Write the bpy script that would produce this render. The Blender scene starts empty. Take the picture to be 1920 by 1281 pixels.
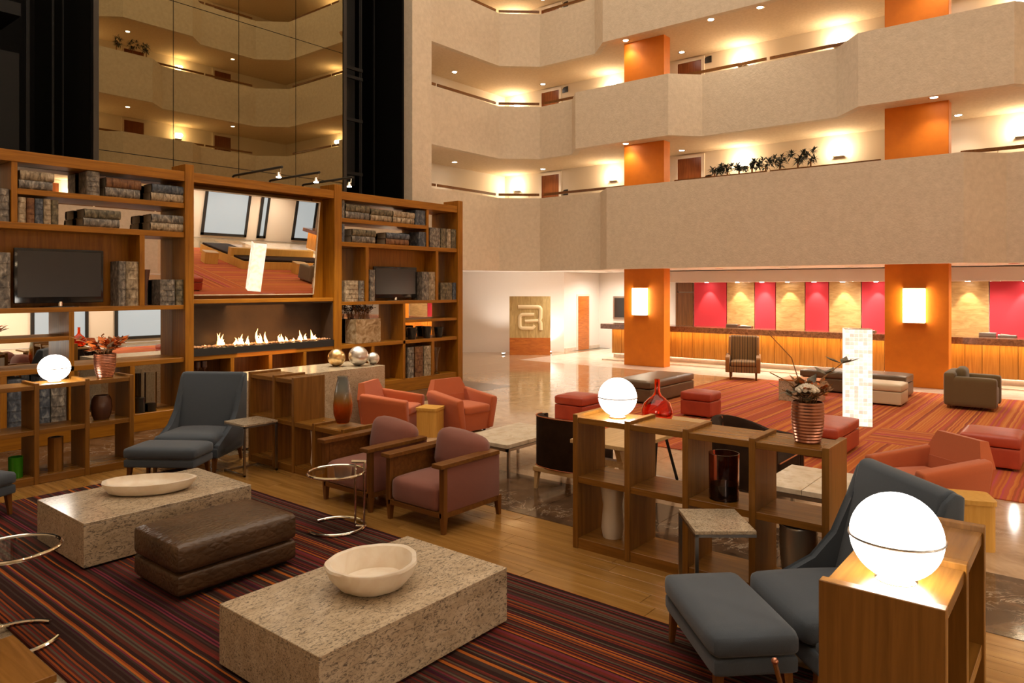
import bpy, bmesh, math, random
from mathutils import Vector, Matrix
random.seed(7)
R = math.radians
scene = bpy.context.scene
COL = scene.collection
# ------------------------------------------------------------------ camera, world, exposure
H, FPX = 2.3, 1348.0
TH = math.atan(1095 / 1348)                       # heading of the view against the +X wall direction
cam_d = bpy.data.cameras.new('camera')
cam = bpy.data.objects.new('camera', cam_d); COL.objects.link(cam)
cam.location = (0, 0, H)
cam.rotation_euler = (R(90), 0, TH - R(90))
cam_d.sensor_width = 36; cam_d.lens = FPX / 1920 * 36
cam_d.shift_y = -102.5 / 1920
cam_d.clip_end = 200
scene.camera = cam
w = bpy.data.worlds.new('world'); scene.world = w; w.use_nodes = True
w.node_tree.nodes['Background'].inputs[0].default_value = (1.0, .86, .70, 1)
w.node_tree.nodes['Background'].inputs[1].default_value = 1.12
scene.view_settings.view_transform = 'Standard'
scene.view_settings.look = 'None'
scene.view_settings.exposure = 0.9
scene.view_settings.gamma = 1.0
scene.view_settings.use_curve_mapping = False
WARM = (1.0, .72, .42)
cy = scene.cycles                                 # light-path limits that keep the render quick
cy.max_bounces = 7; cy.diffuse_bounces = 3; cy.glossy_bounces = 4; cy.transmission_bounces = 7
cy.caustics_reflective = False; cy.caustics_refractive = False
cy.use_adaptive_sampling = True; cy.adaptive_threshold = .03

def G(px, py, z=0.0):
    d = (H - z) * FPX / (py - 538.0); l = d * (px - 960.0) / FPX
    c, s = math.cos(TH), math.sin(TH)
    return (d * c + l * s, d * s - l * c)
def onY(px, Y):                                   # X where a pixel column meets the plane Y
    l = (px - 960.0) / FPX; c, s = math.cos(TH), math.sin(TH)
    return Y * (c + l * s) / (s - l * c)

def lamp(kind, name, loc, power, color=WARM, size=.1, rot=None, angle=60, blend=.6):
    d = bpy.data.lights.new(name, kind); d.energy = power; d.color = color
    if kind == 'AREA': d.size = size
    else: d.shadow_soft_size = size
    if kind == 'SPOT': d.spot_size = R(angle); d.spot_blend = blend
    o = bpy.data.objects.new(name, d); o.location = loc
    if rot: o.rotation_euler = rot
    COL.objects.link(o); return o

# ------------------------------------------------------------------ materials
def nodes(name):
    m = bpy.data.materials.new(name); m.use_nodes = True
    nt = m.node_tree; b = nt.nodes['Principled BSDF']
    return m, nt, b
def N(nt, t, **kw):
    n = nt.nodes.new(t)
    for k, v in kw.items(): setattr(n, k, v)
    return n
def ramp(nt, stops, interp='LINEAR'):
    r = N(nt, 'ShaderNodeValToRGB'); cr = r.color_ramp; cr.interpolation = interp
    while len(cr.elements) < len(stops): cr.elements.new(.5)
    for e, (p, c) in zip(cr.elements, stops):
        e.position = p; e.color = (*c, 1)
    return r
def plain(name, c, rough=.5, metal=0, spec=.5, **kw):
    m, nt, b = nodes(name)
    b.inputs['Base Color'].default_value = (*c, 1); b.inputs['Roughness'].default_value = rough
    b.inputs['Metallic'].default_value = metal; b.inputs['Specular IOR Level'].default_value = spec
    for k, v in kw.items(): b.inputs[k].default_value = v
    return m
def emit(name, c, s):
    m, nt, b = nodes(name)
    b.inputs['Base Color'].default_value = (.8, .8, .8, 1)
    b.inputs['Emission Color'].default_value = (*c, 1); b.inputs['Emission Strength'].default_value = s
    return m
def coord(nt, world=False, scale=(1, 1, 1)):
    if world: src = N(nt, 'ShaderNodeNewGeometry').outputs['Position']
    else: src = N(nt, 'ShaderNodeTexCoord').outputs['Object']
    mp = N(nt, 'ShaderNodeMapping'); mp.inputs['Scale'].default_value = scale
    nt.links.new(src, mp.inputs['Vector']); return mp
def noise(nt, vec, scale, detail=4, rough=.5, dist=0):
    n = N(nt, 'ShaderNodeTexNoise'); n.inputs['Scale'].default_value = scale
    n.inputs['Detail'].default_value = detail; n.inputs['Roughness'].default_value = rough
    n.inputs['Distortion'].default_value = dist
    nt.links.new(vec.outputs[0], n.inputs['Vector']); return n
def bump(nt, b, height, strength, dist=.01):
    bp = N(nt, 'ShaderNodeBump'); bp.inputs['Strength'].default_value = strength; bp.inputs['Distance'].default_value = dist
    nt.links.new(height, bp.inputs['Height']); nt.links.new(bp.outputs[0], b.inputs['Normal'])
def mottled(name, stops, scale, rough=.5, detail=4, dist=0, world=False, sc=(1, 1, 1), bmp=0, bscale=None, spec=.5, metal=0, coat=0, rnd=True):
    m, nt, b = nodes(name); v = coord(nt, world, sc)
    if rnd and not world:                          # every object gets its own stretch of the pattern
        oi = N(nt, 'ShaderNodeObjectInfo'); mul = N(nt, 'ShaderNodeMath', operation='MULTIPLY'); mul.inputs[1].default_value = 37
        nt.links.new(oi.outputs['Random'], mul.inputs[0]); nt.links.new(mul.outputs[0], v.inputs['Location'])
    n = noise(nt, v, scale, detail, .55, dist); r = ramp(nt, stops)
    nt.links.new(n.outputs[0], r.inputs[0]); nt.links.new(r.outputs[0], b.inputs['Base Color'])
    b.inputs['Roughness'].default_value = rough; b.inputs['Specular IOR Level'].default_value = spec
    b.inputs['Metallic'].default_value = metal; b.inputs['Coat Weight'].default_value = coat
    if bmp:
        nb = noise(nt, v, bscale or scale, 3); bump(nt, b, nb.outputs[0], bmp)
    return m
def wood(name, c1, c2, axis='x', rough=.4, fine=26, spec=.3, coat=.0):
    s = {'x': (.06, 1, 1), 'y': (1, .06, 1), 'z': (1, 1, .06)}[axis]
    return mottled(name, [(.3, c1), (.7, c2)], fine, rough, 5, .6, sc=s, bmp=.05, spec=spec, coat=coat)

M = {}
M['stucco'] = mottled('stucco', [(.3, (.62, .51, .375)), (.75, (.72, .60, .455))], 9, .9, 6, world=True, bmp=.6, bscale=26, spec=.2)
M['soffit'] = mottled('soffit', [(.3, (.66, .50, .33)), (.7, (.74, .58, .40))], 14, .9, 5, world=True, bmp=.4, bscale=40, spec=.2)
M['cream'] = plain('cream_paint', (.78, .66, .52), .8, spec=.25)
M['white_wall'] = plain('white_wall', (.82, .74, .66), .7, spec=.3)
M['orange'] = mottled('orange_paint', [(.3, (.66, .17, .006)), (.7, (.74, .20, .008))], 4, .55, world=True, bmp=.12, bscale=60, spec=.35)
M['wood_x'] = wood('walnut_x', (.23, .080, .004), (.39, .148, .008), 'x')
M['wood_z'] = wood('walnut_z', (.23, .080, .004), (.39, .148, .008), 'z')
M['wood_y'] = wood('walnut_y', (.23, .080, .004), (.39, .148, .008), 'y')
M['div_z'] = wood('divider_wood_z', (.17, .068, .009), (.28, .12, .02), 'z', .32)
M['div_x'] = wood('divider_wood_x', (.17, .068, .009), (.28, .12, .02), 'x', .25)
M['div_y'] = wood('divider_wood_y', (.17, .068, .009), (.28, .12, .02), 'y', .25)
M['dark_wood'] = wood('dark_wood', (.12, .042, .008), (.22, .085, .018), 'x', .3)
M['dark_wood_z'] = wood('dark_wood_z', (.12, .042, .008), (.22, .085, .018), 'z', .3)
M['door_wood'] = wood('door_wood', (.15, .035, .008), (.26, .075, .016), 'z', .35)
M['light_wood'] = wood('light_wood', (.50, .30, .12), (.62, .40, .18), 'x', .4)
M['yellow_wood'] = wood('yellow_wood', (.55, .28, .05), (.66, .36, .08), 'z', .4)
M['plank'] = wood('floor_oak', (.24, .11, .022), (.40, .20, .05), 'y', .24, 14, coat=.3)
M['desk_plank'] = wood('desk_plank', (.36, .15, .025), (.56, .27, .06), 'z', .35, 20)
M['oak_panel'] = mottled('oak_panel', [(.3, (.40, .22, .07)), (.7, (.62, .38, .15))], 10, .4, 6, 1.2, world=True, sc=(1, .25, 1))
M['red_panel'] = plain('red_panel', (.60, .035, .05), .6, spec=.3)
M['granite_cap'] = mottled('counter_stone', [(.3, (.12, .045, .018)), (.7, (.28, .11, .045))], 12, .12, 6, 1, world=True)
def granite_mat(name, sc, base=((.42, .31, .19), (.60, .47, .32)), dark=(.07, .055, .045), world=False, rough=.2):
    m, nt, b = nodes(name); v = coord(nt, world, sc)
    n1 = noise(nt, v, 6, 6, .65, .8); r1 = ramp(nt, [(.3, base[0]), (.7, base[1])])
    n2 = noise(nt, v, 40, 7, .74, 1.1); r2 = ramp(nt, [(.40, (1, 1, 1)), (.50, (0, 0, 0))])
    mx = N(nt, 'ShaderNodeMix', data_type='RGBA'); L = nt.links.new
    L(n1.outputs[0], r1.inputs[0]); L(n2.outputs[0], r2.inputs[0])
    ml = N(nt, 'ShaderNodeMath', operation='MULTIPLY'); ml.inputs[1].default_value = .85
    L(r2.outputs[0], ml.inputs[0]); L(ml.outputs[0], mx.inputs[0]); L(r1.outputs[0], mx.inputs[6]); mx.inputs[7].default_value = (*dark, 1)
    L(mx.outputs[2], b.inputs['Base Color']); b.inputs['Roughness'].default_value = rough
    return m
M['granite'] = granite_mat('speckled_granite', (.75, 1.6, 1.5))
M['granite_fine'] = granite_mat('fine_granite', (2, 2, 2))
M['console_stone'] = granite_mat('console_stone', (1.2, 1.2, 1.2), ((.46, .36, .23), (.60, .49, .34)), (.26, .19, .11))
M['border_stone'] = granite_mat('border_stone', (2, 2, 2), ((.26, .18, .10), (.38, .28, .17)), (.10, .07, .04), True)
M['travertine'] = mottled('travertine', [(.3, (.55, .43, .28)), (.62, (.74, .62, .46)), (.7, (.62, .5, .34))], 7, .16, 6, .6, bmp=.1, bscale=20)
M['marbled'] = mottled('marbled_brown', [(.3, (.16, .09, .035)), (.5, (.34, .23, .12)), (.7, (.50, .38, .24))], 5, .2, 7, 2.0)
M['onyx'] = mottled('pale_onyx', [(.3, (.74, .60, .44)), (.7, (.86, .76, .62))], 5, .35, 6, 1.4)
M['onyx'].node_tree.nodes['Principled BSDF'].inputs['Subsurface Weight'].default_value = .25
M['onyx'].node_tree.nodes['Principled BSDF'].inputs['Subsurface Radius'].default_value = (.03, .02, .012)
M['croc'] = mottled('croc_leather', [(.3, (.055, .028, .012)), (.7, (.10, .052, .022))], 3, .36, 3)
def croc_bump():
    m = M['croc']; nt = m.node_tree; b = nt.nodes['Principled BSDF']
    v = coord(nt, False, (14, 26, 22)); vo = N(nt, 'ShaderNodeTexVoronoi', feature='DISTANCE_TO_EDGE'); vo.inputs['Scale'].default_value = 1
    nt.links.new(v.outputs[0], vo.inputs['Vector']); bump(nt, b, vo.outputs['Distance'], .9, .008)
croc_bump()
def fabric(name, c, rough=.85, s=320):
    c2 = tuple(x * 1.25 for x in c)
    m = mottled(name, [(.3, c), (.7, c2)], s, rough, 2, bmp=.15, bscale=s, spec=.2)
    m.node_tree.nodes['Principled BSDF'].inputs['Sheen Weight'].default_value = .25
    return m
M['blue'] = fabric('slate_blue_fabric', (.050, .060, .073))
M['mauve'] = fabric('mauve_fabric', (.20, .068, .045))
M['orange_fab'] = fabric('burnt_orange_fabric', (.42, .095, .028))
M['green_fab'] = fabric('olive_fabric', (.13, .085, .035))
M['black_leather'] = mottled('black_brown_leather', [(.3, (.018, .008, .004)), (.7, (.028, .013, .006))], 8, .6, bmp=.1, bscale=120, spec=.08)
M['piping'] = plain('orange_piping', (.40, .10, .02), .5)
M['red_leather'] = mottled('rust_red_leather', [(.3, (.36, .045, .018)), (.7, (.46, .065, .025))], 5, .4, bmp=.08, bscale=140)
M['brown_leather'] = mottled('taupe_leather', [(.3, (.11, .065, .032)), (.7, (.15, .09, .045))], 5, .38)
M['cream_leather'] = plain('cream_leather', (.62, .48, .30), .45)
M['chrome'] = plain('chrome', (.86, .80, .70), .12, 1)
M['steel'] = plain('brushed_steel', (.42, .39, .35), .3, 1)
M['dark_steel'] = plain('dark_steel', (.05, .045, .04), .35, .8)
M['black'] = plain('matt_black', (.012, .011, .010), .5)
M['black_gloss'] = plain('gloss_black', (.010, .010, .011), .12)
M['soot'] = mottled('sooty_steel', [(.3, (.035, .020, .012)), (.7, (.06, .035, .02))], 3, .55)
M['screen'] = plain('tv_screen', (.025, .022, .020), .22)
M['shaft_grey'] = plain('shaft_grey', (.006, .0055, .005), .55, spec=.2)
M['shaft_black'] = plain('shaft_black', (.004, .0035, .003), .6, spec=.1)
M['mirror'] = plain('silver_mirror', (.86, .84, .80), .005, 1)
M['tint_mirror'] = plain('bronze_mirror', (.34, .285, .165), .005, 1)
def glass(name, c, rough=.0, ior=1.45, alpha=None):
    m, nt, b = nodes(name)
    b.inputs['Base Color'].default_value = (*c, 1); b.inputs['Roughness'].default_value = rough
    b.inputs['Transmission Weight'].default_value = 1; b.inputs['IOR'].default_value = ior
    return m
M['glass'] = glass('clear_glass', (.95, .97, .96))
M['thin_glass'] = glass('tabletop_glass', (.80, .84, .82), 0, 1.3)
M['dark_glass'] = glass('plum_glass', (.60, .30, .22))
M['red_glass'] = glass('red_glass', (1, .20, .03))
M['green_glass'] = plain('green_glass', (.03, .17, .008), .12, coat=0) if False else plain('green_glaze', (.035, .20, .008), .15)
def amber():
    m, nt, b = nodes('smoke_to_amber_glass'); v = coord(nt); sx = N(nt, 'ShaderNodeSeparateXYZ'); L = nt.links.new
    L(v.outputs[0], sx.inputs[0]); r = ramp(nt, [(.05, (.55, .12, .008)), (.20, (.95, .22, .02)), (.28, (.75, .45, .08)), (.40, (.62, .66, .62)), (.52, (.50, .56, .56))])
    L(sx.outputs['Z'], r.inputs[0]); L(r.outputs[0], b.inputs['Base Color'])
    b.inputs['Transmission Weight'].default_value = .8; b.inputs['Roughness'].default_value = .05; b.inputs['IOR'].default_value = 1.3
    return m
M['amber'] = amber()
M['copper'] = plain('copper', (.50, .22, .14), .3, 1)
M['gold_ball'] = mottled('gold_leaf', [(.35, (.80, .48, .18)), (.6, (.92, .72, .40))], 14, .28, metal=1)
M['silver_ball'] = mottled('silver_leaf', [(.35, (.62, .58, .54)), (.6, (.82, .79, .75))], 8, .34, metal=1)
M['ceramic'] = plain('white_ceramic', (.66, .58, .48), .4)
M['grey_vase'] = plain('silver_grey_vase', (.42, .38, .33), .3, .7)
M['brown_vase'] = mottled('brown_wood_vase', [(.3, (.07, .028, .016)), (.7, (.12, .05, .03))], 6, .25, sc=(1, 1, .15))
M['leaf'] = plain('dark_leaf', (.018, .028, .020), .5)
M['dried'] = plain('dried_stem', (.26, .11, .03), .7)
M['petal_w'] = plain('cream_petal', (.72, .62, .48), .7)
M['petal_o'] = plain('orange_petal', (.72, .16, .02), .6)
M['page'] = mottled('page_edges', [(.3, (.30, .24, .17)), (.7, (.42, .34, .25))], 60, .9, sc=(1, 1, 4))
def book(name, a, b_, c): return mottled(name, [(.30, a), (.52, b_), (.74, c)], 20, .6, 8, .5, sc=(1, 1, .55), bmp=.15)
M['bk_grey'] = book('grey_book', (.035, .03, .028), (.17, .14, .11), (0.48, 0.41, 0.32))
M['bk_blue'] = book('blue_book', (.020, .024, .032), (.07, .08, .10), (0.26, 0.26, 0.25))
M['bk_brown'] = book('brown_book', (.07, .022, .008), (.19, .075, .022), (.28, .14, .06))
M['bk_cream'] = book('cream_book', (.10, .065, .035), (.34, .25, .15), (0.62, 0.50, 0.35))
M['bk_green'] = book('green_book', (.035, .030, .016), (.13, .10, .055), (0.32, 0.25, 0.14))
M['globe'] = emit('globe_glow', (1, .93, .82), 9)
M['sconce'] = emit('sconce_glow', (1, .86, .62), 7)
M['bulb'] = emit('bulb_glow', (1, .93, .82), 30)
M['led'] = emit('led_strip', (1, .58, .18), 26)
M['led_w'] = emit('led_floor_strip', (1, .82, .62), 4)
M['flame'] = emit('flame', (1, .40, .08), 3.2)
M['flame_core'] = emit('flame_core', (1, .66, .26), 6)
M['pebble'] = plain('ember_pebble', (.55, .28, .13), .8)
def onyx_lamp():
    m, nt, b = nodes('backlit_onyx'); v = coord(nt, False, (1, 1, 1)); L = nt.links.new
    n = noise(nt, v, 9, 5, .6); r = ramp(nt, [(.3, (1, .70, .38)), (.55, (1, .90, .76))]); L(n.outputs[0], r.inputs[0])
    oi = N(nt, 'ShaderNodeObjectInfo'); mr = N(nt, 'ShaderNodeMapRange'); mr.inputs[3].default_value = .30; mr.inputs[4].default_value = .68
    L(oi.outputs['Random'], mr.inputs[0]); L(mr.outputs[0], b.inputs['Emission Strength'])
    L(r.outputs[0], b.inputs['Emission Color']); return m
M['onyx_lamp'] = onyx_lamp()
M['window'] = emit('frosted_daylight_glass', (.80, .88, .92), .30)
M['window'].node_tree.nodes['Principled BSDF'].inputs['Base Color'].default_value = (.12, .13, .13, 1)

def stripes(nt, src, width, pal, wob=None):
    L = nt.links.new
    d = N(nt, 'ShaderNodeMath', operation='DIVIDE'); d.inputs[1].default_value = width; L(src, d.inputs[0])
    fl = N(nt, 'ShaderNodeMath', operation='FLOOR'); L(d.outputs[0], fl.inputs[0])
    wn = N(nt, 'ShaderNodeTexWhiteNoise', noise_dimensions='1D'); L(fl.outputs[0], wn.inputs['W'])
    r = ramp(nt, pal, 'CONSTANT'); L(wn.outputs['Value'], r.inputs[0]); return r
def rug(name, pal, width, patch):
    m, nt, b = nodes(name); L = nt.links.new
    v = coord(nt, True); sx = N(nt, 'ShaderNodeSeparateXYZ'); L(v.outputs[0], sx.inputs[0])
    nz = noise(nt, v, 2.2, 3); ad = N(nt, 'ShaderNodeMath', operation='MULTIPLY_ADD'); ad.inputs[1].default_value = .014
    L(nz.outputs[0], ad.inputs[0]); L(sx.outputs['X'], ad.inputs[2])
    r = stripes(nt, ad.outputs[0], width, pal)
    wide = N(nt, 'ShaderNodeMath', operation='MULTIPLY'); wide.inputs[1].default_value = 1
    out = r.outputs[0]
    if patch:
        ay = N(nt, 'ShaderNodeMath', operation='MULTIPLY_ADD'); ay.inputs[1].default_value = .05
        L(nz.outputs[0], ay.inputs[0]); L(sx.outputs['Y'], ay.inputs[2])
        r2 = stripes(nt, ay.outputs[0], width, pal)
        gt = N(nt, 'ShaderNodeMath', operation='GREATER_THAN'); gt.inputs[1].default_value = 11.6; L(sx.outputs['X'], gt.inputs[0])
        lt = N(nt, 'ShaderNodeMath', operation='LESS_THAN'); lt.inputs[1].default_value = 12.9; L(sx.outputs['X'], lt.inputs[0])
        ly = N(nt, 'ShaderNodeMath', operation='LESS_THAN'); ly.inputs[1].default_value = 2.7; L(sx.outputs['Y'], ly.inputs[0])
        m1 = N(nt, 'ShaderNodeMath', operation='MULTIPLY'); L(gt.outputs[0], m1.inputs[0]); L(lt.outputs[0], m1.inputs[1])
        m2 = N(nt, 'ShaderNodeMath', operation='MULTIPLY'); L(m1.outputs[0], m2.inputs[0]); L(ly.outputs[0], m2.inputs[1])
        mx = N(nt, 'ShaderNodeMix', data_type='RGBA'); L(m2.outputs[0], mx.inputs[0]); L(r2.outputs[0], mx.inputs[6]); L(r.outputs[0], mx.inputs[7])
        out = mx.outputs[2]
    L(out, b.inputs['Base Color']); b.inputs['Roughness'].default_value = .95; b.inputs['Specular IOR Level'].default_value = .1
    fine = noise(nt, v, 260, 2); bump(nt, b, fine.outputs[0], .4, .006)
    return m
PAL1 = [(0, (.028, .011, .008)), (.24, (.075, .018, .012)), (.40, (.13, .018, .012)), (.52, (.045, .024, .018)), (.66, (.22, .045, .010)), (.74, (.085, .060, .038)), (.82, (.36, .095, .015)), (.89, (.042, .008, .016)), (.95, (.14, .022, .030))]
PAL2 = [(0, (.48, .125, .03)), (.18, (.40, .085, .03)), (.32, (.53, .16, .04)), (.48, (.44, .085, .045)), (.62, (.34, .075, .03)), (.74, (.56, .20, .05)), (.86, (.42, .07, .075)), (.94, (.27, .06, .03))]
M['rug1'] = rug('striped_rug_dark', PAL1, .0125, False)
M['rug2'] = rug('striped_rug_orange', PAL2, .022, True)
def marble(name, a, b_, vein, amount, rough):
    m, nt, bs = nodes(name); L = nt.links.new; v = coord(nt, True)
    n = noise(nt, v, 2.6, 7, .62, 1.6); r = ramp(nt, [(.32, a), (.66, b_)]); L(n.outputs[0], r.inputs[0])
    n2 = noise(nt, v, 2.4, 6, .62, 2.2)
    ab = N(nt, 'ShaderNodeMath', operation='SUBTRACT'); ab.inputs[1].default_value = .5; L(n2.outputs[0], ab.inputs[0])
    aa = N(nt, 'ShaderNodeMath', operation='ABSOLUTE'); L(ab.outputs[0], aa.inputs[0])
    rv = ramp(nt, [(.0, (1, 1, 1)), (.016, (0, 0, 0))]); L(aa.outputs[0], rv.inputs[0])
    nm = noise(nt, v, 1.3, 3); rm = ramp(nt, [(.42, (0, 0, 0)), (.62, (1, 1, 1))]); L(nm.outputs[0], rm.inputs[0])
    mu = N(nt, 'ShaderNodeMath', operation='MULTIPLY'); L(rv.outputs[0], mu.inputs[0]); L(rm.outputs[0], mu.inputs[1])
    mu2 = N(nt, 'ShaderNodeMath', operation='MULTIPLY'); mu2.inputs[1].default_value = amount; L(mu.outputs[0], mu2.inputs[0])
    mx = N(nt, 'ShaderNodeMix', data_type='RGBA'); L(mu2.outputs[0], mx.inputs[0]); L(r.outputs[0], mx.inputs[6]); mx.inputs[7].default_value = (*vein, 1)
    L(mx.outputs[2], bs.inputs['Base Color']); bs.inputs['Roughness'].default_value = rough
    return m
M['marble_dark'] = marble('dark_emperador', (.035, .018, .009), (.15, .082, .042), (.55, .43, .30), .8, .10)
M['marble_tan'] = marble('tan_marble', (.34, .205, .11), (.52, .34, .195), (.68, .53, .38), .4, .09)
M['marble_white'] = marble('pale_marble', (.62, .48, .36), (.74, .61, .48), (.50, .38, .28), .3, .2)
M['logo_panel'] = mottled('logo_oak', [(.3, (.40, .26, .09)), (.7, (.62, .44, .19))], 12, .4, 6, .8, sc=(1, 1, .2))
M['logo_gold'] = plain('pale_gold', (.85, .66, .38), .35)  # the emblem's own pale gold, not emissive
M['orange_wood'] = mottled('orange_flame_wood', [(.3, (.38, .09, .012)), (.7, (.60, .19, .03))], 7, .3, 6, 1.5, sc=(.3, .3, 2))

# ------------------------------------------------------------------ mesh builder
def put(o, parent=None):
    COL.objects.link(o)
    if parent is not None: o.parent = parent
    return o
def tag(o, label=None, cat=None, group=None, kind=None):
    if label: o['label'] = label
    if cat: o['category'] = cat
    if group: o['group'] = group
    if kind: o['kind'] = kind
    return o
def thing(name, label, cat, loc=(0, 0, 0), rz=0, group=None):
    o = bpy.data.objects.new(name, None); o.empty_display_size = .1
    o.location = loc; o.rotation_euler = (0, 0, rz); put(o); tag(o, label, cat, group); return o
class B:
    def __init__(s): s.bm = bmesh.new()
    def box(s, x0, x1, y0, y1, z0, z1, bev=0, seg=2):
        m = Matrix.Translation(((x0 + x1) / 2, (y0 + y1) / 2, (z0 + z1) / 2)) @ Matrix.Diagonal((abs(x1 - x0), abs(y1 - y0), abs(z1 - z0), 1))
        g = bmesh.ops.create_cube(s.bm, size=1, matrix=m)['verts']
        if bev:
            es = list({e for v in g for e in v.link_edges})
            bmesh.ops.bevel(s.bm, geom=es, offset=bev, segments=seg, affect='EDGES', profile=.5)
        return s
    def hexa(s, p):                                # 8 points: bottom ring 0-3, top ring 4-7
        v = [s.bm.verts.new(q) for q in p]
        for f in ((3, 2, 1, 0), (4, 5, 6, 7), (0, 1, 5, 4), (1, 2, 6, 5), (2, 3, 7, 6), (3, 0, 4, 7)): s.bm.faces.new([v[i] for i in f])
        return s
    def prism(s, poly, a0, a1, axis='y', bev=0, seg=2):
        def P(u, v, a): return {'y': (u, a, v), 'x': (a, u, v), 'z': (u, v, a)}[axis]
        A = [s.bm.verts.new(P(u, v, a0)) for u, v in poly]; Bv = [s.bm.verts.new(P(u, v, a1)) for u, v in poly]
        fs = [s.bm.faces.new(A), s.bm.faces.new(Bv[::-1])]
        n = len(poly)
        for i in range(n): fs.append(s.bm.faces.new((A[i], Bv[i], Bv[(i + 1) % n], A[(i + 1) % n])))
        if bev: bmesh.ops.bevel(s.bm, geom=list({e for f in fs for e in f.edges}), offset=bev, segments=seg, affect='EDGES', profile=.5)
        return s
    def lathe(s, prof, cx=0, cy=0, seg=28, sx=1, sy=1, wob=0, cap=True):
        rings = []
        for k, (r, z) in enumerate(prof):
            ring = []
            for i in range(seg):
                a = 2 * math.pi * i / seg
                q = 1 + wob * (math.sin(3 * a + k * .2) + .6 * math.sin(5 * a + 1.3) + .4 * math.sin(11 * a))
                ring.append(s.bm.verts.new((cx + r * q * sx * math.cos(a), cy + r * q * sy * math.sin(a), z)))
            rings.append(ring)
        for a, b in zip(rings, rings[1:]):
            for i in range(seg): s.bm.faces.new((a[i], a[(i + 1) % seg], b[(i + 1) % seg], b[i]))
        if cap:
            s.bm.faces.new(rings[0][::-1]); s.bm.faces.new(rings[-1])
        return s
    def cyl(s, cx, cy, z0, z1, r0, r1=None, seg=20): return s.lathe([(r0, z0), (r0 if r1 is None else r1, z1)], cx, cy, seg)
    def tube(s, pts, r, seg=8, closed=False, r1=None):
        P = [Vector(p) for p in pts]; n = len(P); rings = []; up = None
        for i, p in enumerate(P):
            if closed: t = (P[(i + 1) % n] - P[i - 1]).normalized()
            else: t = (P[min(i + 1, n - 1)] - P[max(i - 1, 0)]).normalized()
            if up is None: up = t.orthogonal().normalized()
            up = (up - t * up.dot(t)); up = up.normalized() if up.length > 1e-6 else t.orthogonal().normalized()
            q = t.cross(up); rr = r if r1 is None else r + (r1 - r) * i / max(1, n - 1)
            rings.append([s.bm.verts.new(p + up * rr * math.cos(2 * math.pi * k / seg) + q * rr * math.sin(2 * math.pi * k / seg)) for k in range(seg)])
        m = n if closed else n - 1
        for i in range(m):
            a, b = rings[i], rings[(i + 1) % n]
            for k in range(seg): s.bm.faces.new((a[k], a[(k + 1) % seg], b[(k + 1) % seg], b[k]))
        if not closed: s.bm.faces.new(rings[0][::-1]); s.bm.faces.new(rings[-1])
        return s
    def ball(s, c, r, seg=24, sz=1):
        m = Matrix.Translation(c) @ Matrix.Diagonal((1, 1, sz, 1))
        bmesh.ops.create_uvsphere(s.bm, u_segments=seg, v_segments=seg // 2 + 2, radius=r, matrix=m); return s
    def soft(s, x0, x1, y0, y1, z0, z1, r=.05, puff=.02, cuts=7):      # upholstered block with rounded edges and a crowned top
        t = bmesh.new(); bmesh.ops.create_cube(t, size=2); bmesh.ops.subdivide_edges(t, edges=t.edges[:], cuts=cuts, use_grid_fill=True)
        hx, hy, hz = (x1 - x0) / 2, (y1 - y0) / 2, (z1 - z0) / 2; r = min(r, hx, hy, hz)
        for v in t.verts:
            # denser rows near the edges
            p = [math.copysign(abs(c) ** .6, c) for c in v.co]
            q = Vector((p[0] * hx, p[1] * hy, p[2] * hz)); inn = Vector((max(-hx + r, min(hx - r, q.x)), max(-hy + r, min(hy - r, q.y)), max(-hz + r, min(hz - r, q.z))))
            d = q - inn
            if d.length > 1e-6: q = inn + d.normalized() * r
            a, b, c = q.x / hx, q.y / hy, q.z / hz
            q.z += puff * (1 - a * a) * (1 - b * b) * (1 if c > 0 else 0) * abs(c)
            q.x += puff * .4 * (1 - b * b) * (1 - c * c) * a; q.y += puff * .4 * (1 - a * a) * (1 - c * c) * b
            v.co = q + Vector(((x0 + x1) / 2, (y0 + y1) / 2, (z0 + z1) / 2))
        me = bpy.data.meshes.new('tmp'); t.to_mesh(me); t.free(); s.bm.from_mesh(me); bpy.data.meshes.remove(me); return s
    def xf(s, m): bmesh.ops.transform(s.bm, matrix=m, verts=s.bm.verts[:]); return s
    def mesh(s, name, mat, smooth=False):
        bmesh.ops.recalc_face_normals(s.bm, faces=s.bm.faces[:])
        me = bpy.data.meshes.new(name); s.bm.to_mesh(me); s.bm.free()
        if mat: me.materials.append(M[mat] if isinstance(mat, str) else mat)
        if smooth:
            me.polygons.foreach_set('use_smooth', [True] * len(me.polygons)); me.set_sharp_from_angle(angle=R(42))
        return me
    def obj(s, name, mat, parent=None, smooth=False, loc=None, rz=0):
        o = bpy.data.objects.new(name, s.mesh(name, mat, smooth))
        if loc: o.location = loc
        if rz: o.rotation_euler.z = rz
        return put(o, parent)
def box(name, mat, parent, *a, bev=0, seg=2, smooth=False): return B().box(*a, bev=bev, seg=seg).obj(name, mat, parent, smooth)
def struct(o): o['kind'] = 'structure'; return o
def copy_thing(src, label, loc=None, rz=None):
    c = src.copy(); put(c); c['label'] = label
    if loc is not None: c.location = loc
    if rz is not None: c.rotation_euler = (0, 0, rz)
    def rec(a, b):
        for ch in a.children:
            k = ch.copy(); put(k, b); rec(ch, k)
    rec(src, c); return c

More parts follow.
